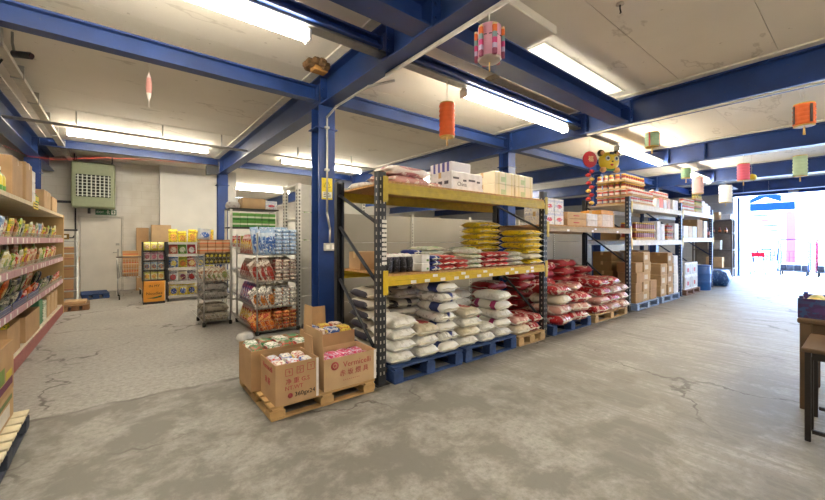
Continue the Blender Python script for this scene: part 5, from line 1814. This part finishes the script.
# pink lantern with striped panels
pl = thing('paper_lantern', 'pink cylinder lantern with striped side panels and drawn face', 'lantern', (2.17, 1.79, 2.76), .3, 'paper lanterns')
MB().lathe([(.055, 0), (.086, .004), (.086, .24), (.055, .244)], 24).build('pink_shade', mat('e4a8be', .65, var=.05), pl)
MB().lathe([(.02, -.016), (.078, -.012), (.09, .004), (.02, .006)], 20).build('silver_base', mat('b8aaa0', .5, .3), pl)
STR = bands([(0, '8a3a5a'), (.18, 'b8a8c8'), (.34, 'c83a7a'), (.52, '7a9a9a'), (.7, 'd8682a'), (.92, 'e0c89a')], 2, .6)
for k in range(6):
    a = k * PI / 3 + .25
    m = MB().cbox(-.016, .016, -.112, -.088, -.005, .225, .004, Matrix.Rotation(a, 4, 'Z'))
    m.build('striped_panel', STR, pl)
for k in range(6):
    a = k * PI / 3 + .25 + PI / 6
    f = MB().box(-.03, -.008, -.0885, -.0855, .15, .156, Matrix.Rotation(a, 4, 'Z') @ Matrix.Rotation(0, 4, 'Y'))
    f.box(.008, .03, -.0885, -.0855, .15, .156, Matrix.Rotation(a, 4, 'Z'))
    f.build('drawn_eyes', mat('4a3a4a', .7), pl)['kind'] = 'stuff'
string(pl, .244, .355, .004)
MB().cyl((0, 0, -.018), (0, 0, -.09), .005, 6).build('tassel', mat('d8b46a', .7), pl)
# spindle ornament hanging by itself on the left
sp = thing('hanging_spindle', 'slim pink and white paper spindle hanging at upper left', 'ornament', (.23, 4.9, 2.9))
MB().lathe([(.003, 0), (.022, .08), (.03, .16), (.022, .26), (.003, .33)], 10).build('paper_spindle', bands([(0, 'e8ddd4'), (.3, 'd89a90'), (.8, 'e4cfc6')], 2, .7), sp)
string(sp, .33, ZC - 2.9 - .003)
string(sp, -.06, 0)
# red medallion with tassel
md = thing('red_medallion', 'red round medallion with long gold and red tassel', 'ornament', (6.5, 3.1, 2.0), math.radians(-28))
Mx = Matrix.Translation((0, 0, .83)) @ Matrix.Rotation(PI2, 4, 'X')
MB().lathe([(.02, -.02), (.13, -.016), (.145, 0), (.13, .016), (.02, .02)], 24, Mx).build('disc', mat('b3242c', .5), md)
MB().lathe([(.1, -.024), (.115, -.024), (.115, -.016), (.1, -.016)], 24, Matrix.Translation((0, -.0, .83)) @ Matrix.Rotation(PI2, 4, 'X')).build('gold_ring', mat('c89a4a', .4), md)
lettering('福', .11, mat('e0c890', .5), md, (0, -.027, .83))
for k in range(9):
    z = .62 - k * .07
    s = (-1) ** k
    MB().lathe([(.01, -.035), (.045, -.012), (.045, .012), (.01, .035)], 8, Matrix.Translation((s * .035, 0, z))).build('charm', mat(('b3242c', 'c23a34', 'c8a24a')[k % 3], .45), md)
MB().cyl((0, 0, .0), (0, 0, .7), .006, 5).build('cord', mat('a8242a', .6), md)
string(md, .97, 1.274)
# yellow animal face lantern
ft = thing('animal_lantern', 'yellow round eared animal face lantern hanging by the strip light', 'lantern', (7.25, 3.1, 2.72), math.radians(-28))
ft.scale = (1.05, 1.05, 1.05)
YM = mat('e2c428', .5, var=.06)
face = MB()
P, F = [], []
n, mrings = 20, 8
for i in range(mrings + 1):
    a = PI * i / mrings
    for j in range(n):
        b = 2 * PI * j / n
        cx, cz = math.cos(b), math.sin(b)
        rx = .2 * (abs(cx) ** .85) * (1 if cx > 0 else -1)
        rz_ = .165 * (abs(cz) ** .85) * (1 if cz > 0 else -1)
        P.append((rx * math.sin(a), -.09 * math.cos(a), .17 + rz_ * math.sin(a)))
for i in range(mrings):
    for j in range(n):
        F.append((i * n + j, i * n + (j + 1) % n, (i + 1) * n + (j + 1) % n, (i + 1) * n + j))
face.add(P, F, True).build('head', YM, ft)
for s in (-1, 1):
    Me = Matrix.Translation((s * .16, 0, .31)) @ Matrix.Rotation(PI2, 4, 'X')
    MB().lathe([(.02, -.03), (.06, -.02), (.065, 0), (.05, .03)], 14, Me).build('ear', mat('3a3420', .6), ft)
    MB().lathe([(.01, .03), (.035, .03), (.035, .038), (.01, .04)], 12, Me).build('inner_ear', mat('d8a06a', .6), ft)
    Mi = Matrix.Translation((s * .085, -.083, .205)) @ Matrix.Rotation(PI2, 4, 'X')
    MB().lathe([(.01, -.01), (.042, -.008), (.042, .008), (.03, .012)], 14, Mi).build('eye', mat('e8e8e4', .4), ft)
    MB().lathe([(.005, .008), (.026, .01), (.026, .015), (.01, .017)], 12, Mi).build('pupil', mat('20283c', .3), ft)
    MB().lathe([(.02, -.05), (.05, -.03), (.055, 0), (.04, .04)], 12, Matrix.Translation((s * .14, -.03, .01))).build('paw', mat('d8a86a', .6), ft)
MB().lathe([(.006, -.012), (.02, 0), (.006, .012)], 8, Matrix.Translation((0, -.1, .15))).build('nose', BLACK_INK, ft)
MB().lathe([(.01, -.02), (.035, 0), (.02, .015)], 10, Matrix.Translation((0, -.082, .095)) @ Matrix.Scale(.4, 4, (0, 1, 0))).build('mouth', mat('b3242c', .5), ft)
MB().prism([(-.18, .0), (.18, .0), (.12, .06), (-.12, .06)], 'y', -.04, .04).build('collar', mat('4a8a4a', .6), ft)
for k in range(3):
    MB().box(-.03 + k * .025, -.015 + k * .025, -.094, -.06, .28, .325).build('forehead_stripe', mat('4a5a7a', .6), ft)
string(ft, .33, .526)
# camera dome and ceiling sprinkler
cc = thing('security_camera', 'small black security camera beside the cable tray', 'camera', (-.82, 5.5, 3.32), math.radians(60))
MB().cyl((0, -.09, 0), (0, .07, .01), .035, 12).build('body', mat('2a2a2c', .4), cc)
MB().cyl((0, -.1, -.003), (0, -.09, 0), .028, 12).build('lens', mat('4a3a3c', .2), cc)
MB().tube([(0, .06, .02), (0, .08, .12), (0, .08, ZC - 3.32 - .003)], .012, 6).build('mount', mat('8a8880', .5), cc)
spk = thing('ceiling_hook', 'small dark hook in the upper right ceiling', 'hook', (3.55, 1.42, ZC - .003))
MB().lathe([(.03, 0), (.035, -.012), (.012, -.016)][::-1], 12).build('rose', mat('b8ad9c', .6), spk)
MB().tube([(0, 0, -.01), (0, 0, -.05), (.02, 0, -.075), (0, 0, -.09)], .006, 6).build('hook', BLACK_INK, spk)

# ================================================================== LOADING OPENING AND THE YARD OUTSIDE
df = thing('door_2', 'white outer door leaf with blue edge, folded open outwards', 'door', (18.86, 3.2, 0), 0, None, kind='structure')
MB().cbox(0, 1.9, -.03, .03, .02, 3.05, .008).build('door_leaf', mat('e4e8f0', .5), df)
MB().cbox(-.06, .0, -.04, .04, .02, 3.05, .006).build('blue_edge', mat('24467e', .5), df)
MB().box(.1, .25, -.036, -.03, 1.0, 1.2).build('lock_plate', mat('8aa0c8', .4), df)
MB().cbox(-.05, .12, -.06, .06, 0, .02, .004).build('floor_stop', BLACK_INK, df)
hd = MB().box(18.4, 18.599, OY0, OY1, 3.06, 3.148)
tag(hd.build('shutter_box', mat('1d3a74', .5)), 'blue shutter box over the loading opening', 'shutter', None, 'structure')
tag(MB().box(18.395, 18.4, 1.55, 1.8, 3.075, 3.135).build('plate', WHITE), 'small white plate on the blue shutter box', 'plate')
gr = MB().box(18.6, 60, -30, 40, -.25, -.002)
o = gr.build('yard_ground', mat('c9c6c0', .8, var=.1, scale=.6))
tag(o, 'pale concrete yard outside the loading opening', 'ground', None, 'structure')
def dull(c):
    m = mat(c, .96)
    m.node_tree.nodes['Principled BSDF'].inputs['Specular IOR Level'].default_value = 0.05
    return m
# building across the yard
fb = thing('yard_building', 'pale building across the yard with horizontal slatted screen', 'building', (33, 0, 0))
MB().box(0, 3, -20, 12, 0, 9).build('wall', mat('e6e4e2', .7, var=.03), fb)
for k in range(5):
    MB().box(-.08, -.0, 3.7, 5.35, 1.62 + k * .34, 1.7 + k * .34).build('slat', dull(('1a2038', '241c40', '1a2040', '4a1020', '1c2240', '20243a')[k]), fb)
MB().box(-.3, 0, 2.9, 3.3, 0, 3.2).build('drainpipe', mat('a03040', .6), fb)
cn_ = thing('yard_canopy', 'blue steel canopy frame across the yard', 'canopy', (27, 0, 0))
CB = mat('0d2678', .95)
CB.node_tree.nodes['Principled BSDF'].inputs['Specular IOR Level'].default_value = 0.05
MB().box(-.1, .1, 2.4, 4.5, 2.98, 3.38).build('beam', CB, cn_)
MB().prism([(4.5, 3.38), (4.5, 3.2), (3.5, 3.7), (2.9, 3.4), (2.9, 3.75), (3.5, 3.95)], 'x', -.1, .1).build('gable', CB, cn_)
for y in (4.4,):
    MB().box(-.1, .1, y - .1, y + .1, 0, 2.98).build('post', CB, cn_)
# stacks of trolleys at the opening
PALEB = dull('1d3a8c')
PINKM = dull('7a1030')
for k in range(3):
    trolley((20.5 + k * 1.0, 2.82 - k * .03, 0), PI + .05 * k, 'chrome shopping trolley outside the opening, %s from the opening' % ORD[k], dull('3c4454'), dull('1d3a8c'), ad=dull('a01828') if k == 0 else None)
def roll_cage(x, y, m, label):
    t = thing('roll_cage', label, 'roll cage', (x, y, 0), 0, 'roll cages')
    for yy in (-.42, .42):
        MB().tube([(0, yy, .18), (0, yy, 1.3), (0, yy * .85, 1.42)], .022, 8).build('hoop_side', m, t)
        MB().tube([(.7, yy, .18), (.7, yy, 1.3)], .02, 8).build('rear_post', m, t)
    MB().tube([(0, -.357, 1.42), (0, .357, 1.42)], .022, 8).build('hoop_top', m, t)
    P = []
    for k in range(9):
        y_ = -.42 + k * .105
        P.append(((0, y_, .5), (0, y_, .95)))
    P += [((0, -.42, .5), (0, .42, .5)), ((0, -.42, .95), (0, .42, .95)), ((0, -.42, .72), (0, .42, .72))]
    wires('front_mesh', P, .011, m, t)
    MB().cbox(-.02, .72, -.44, .44, .15, .2, .006).build('deck', DARK_GREY, t)
    for xx in (.05, .62):
        for yy in (-.36, .36):
            MB().cyl((xx, yy - .02, .075), (xx, yy + .02, .075), .075, 12).build('wheel', BLACK_INK, t)
    for k in range(4):
        MB().cbox(.1, .6, -.38 + k * .2, -.22 + k * .2, .2, .42, .01).build('loaded_bag', mat(('3a3c48', '2c2e3a', '44464e', '30323c')[k], .6), t)
    return t
roll_cage(20.6, 1.88, PALEB, 'pale blue roll cage outside the opening')
roll_cage(20.4, .85, PINKM, 'pinkish red roll cage outside the opening')
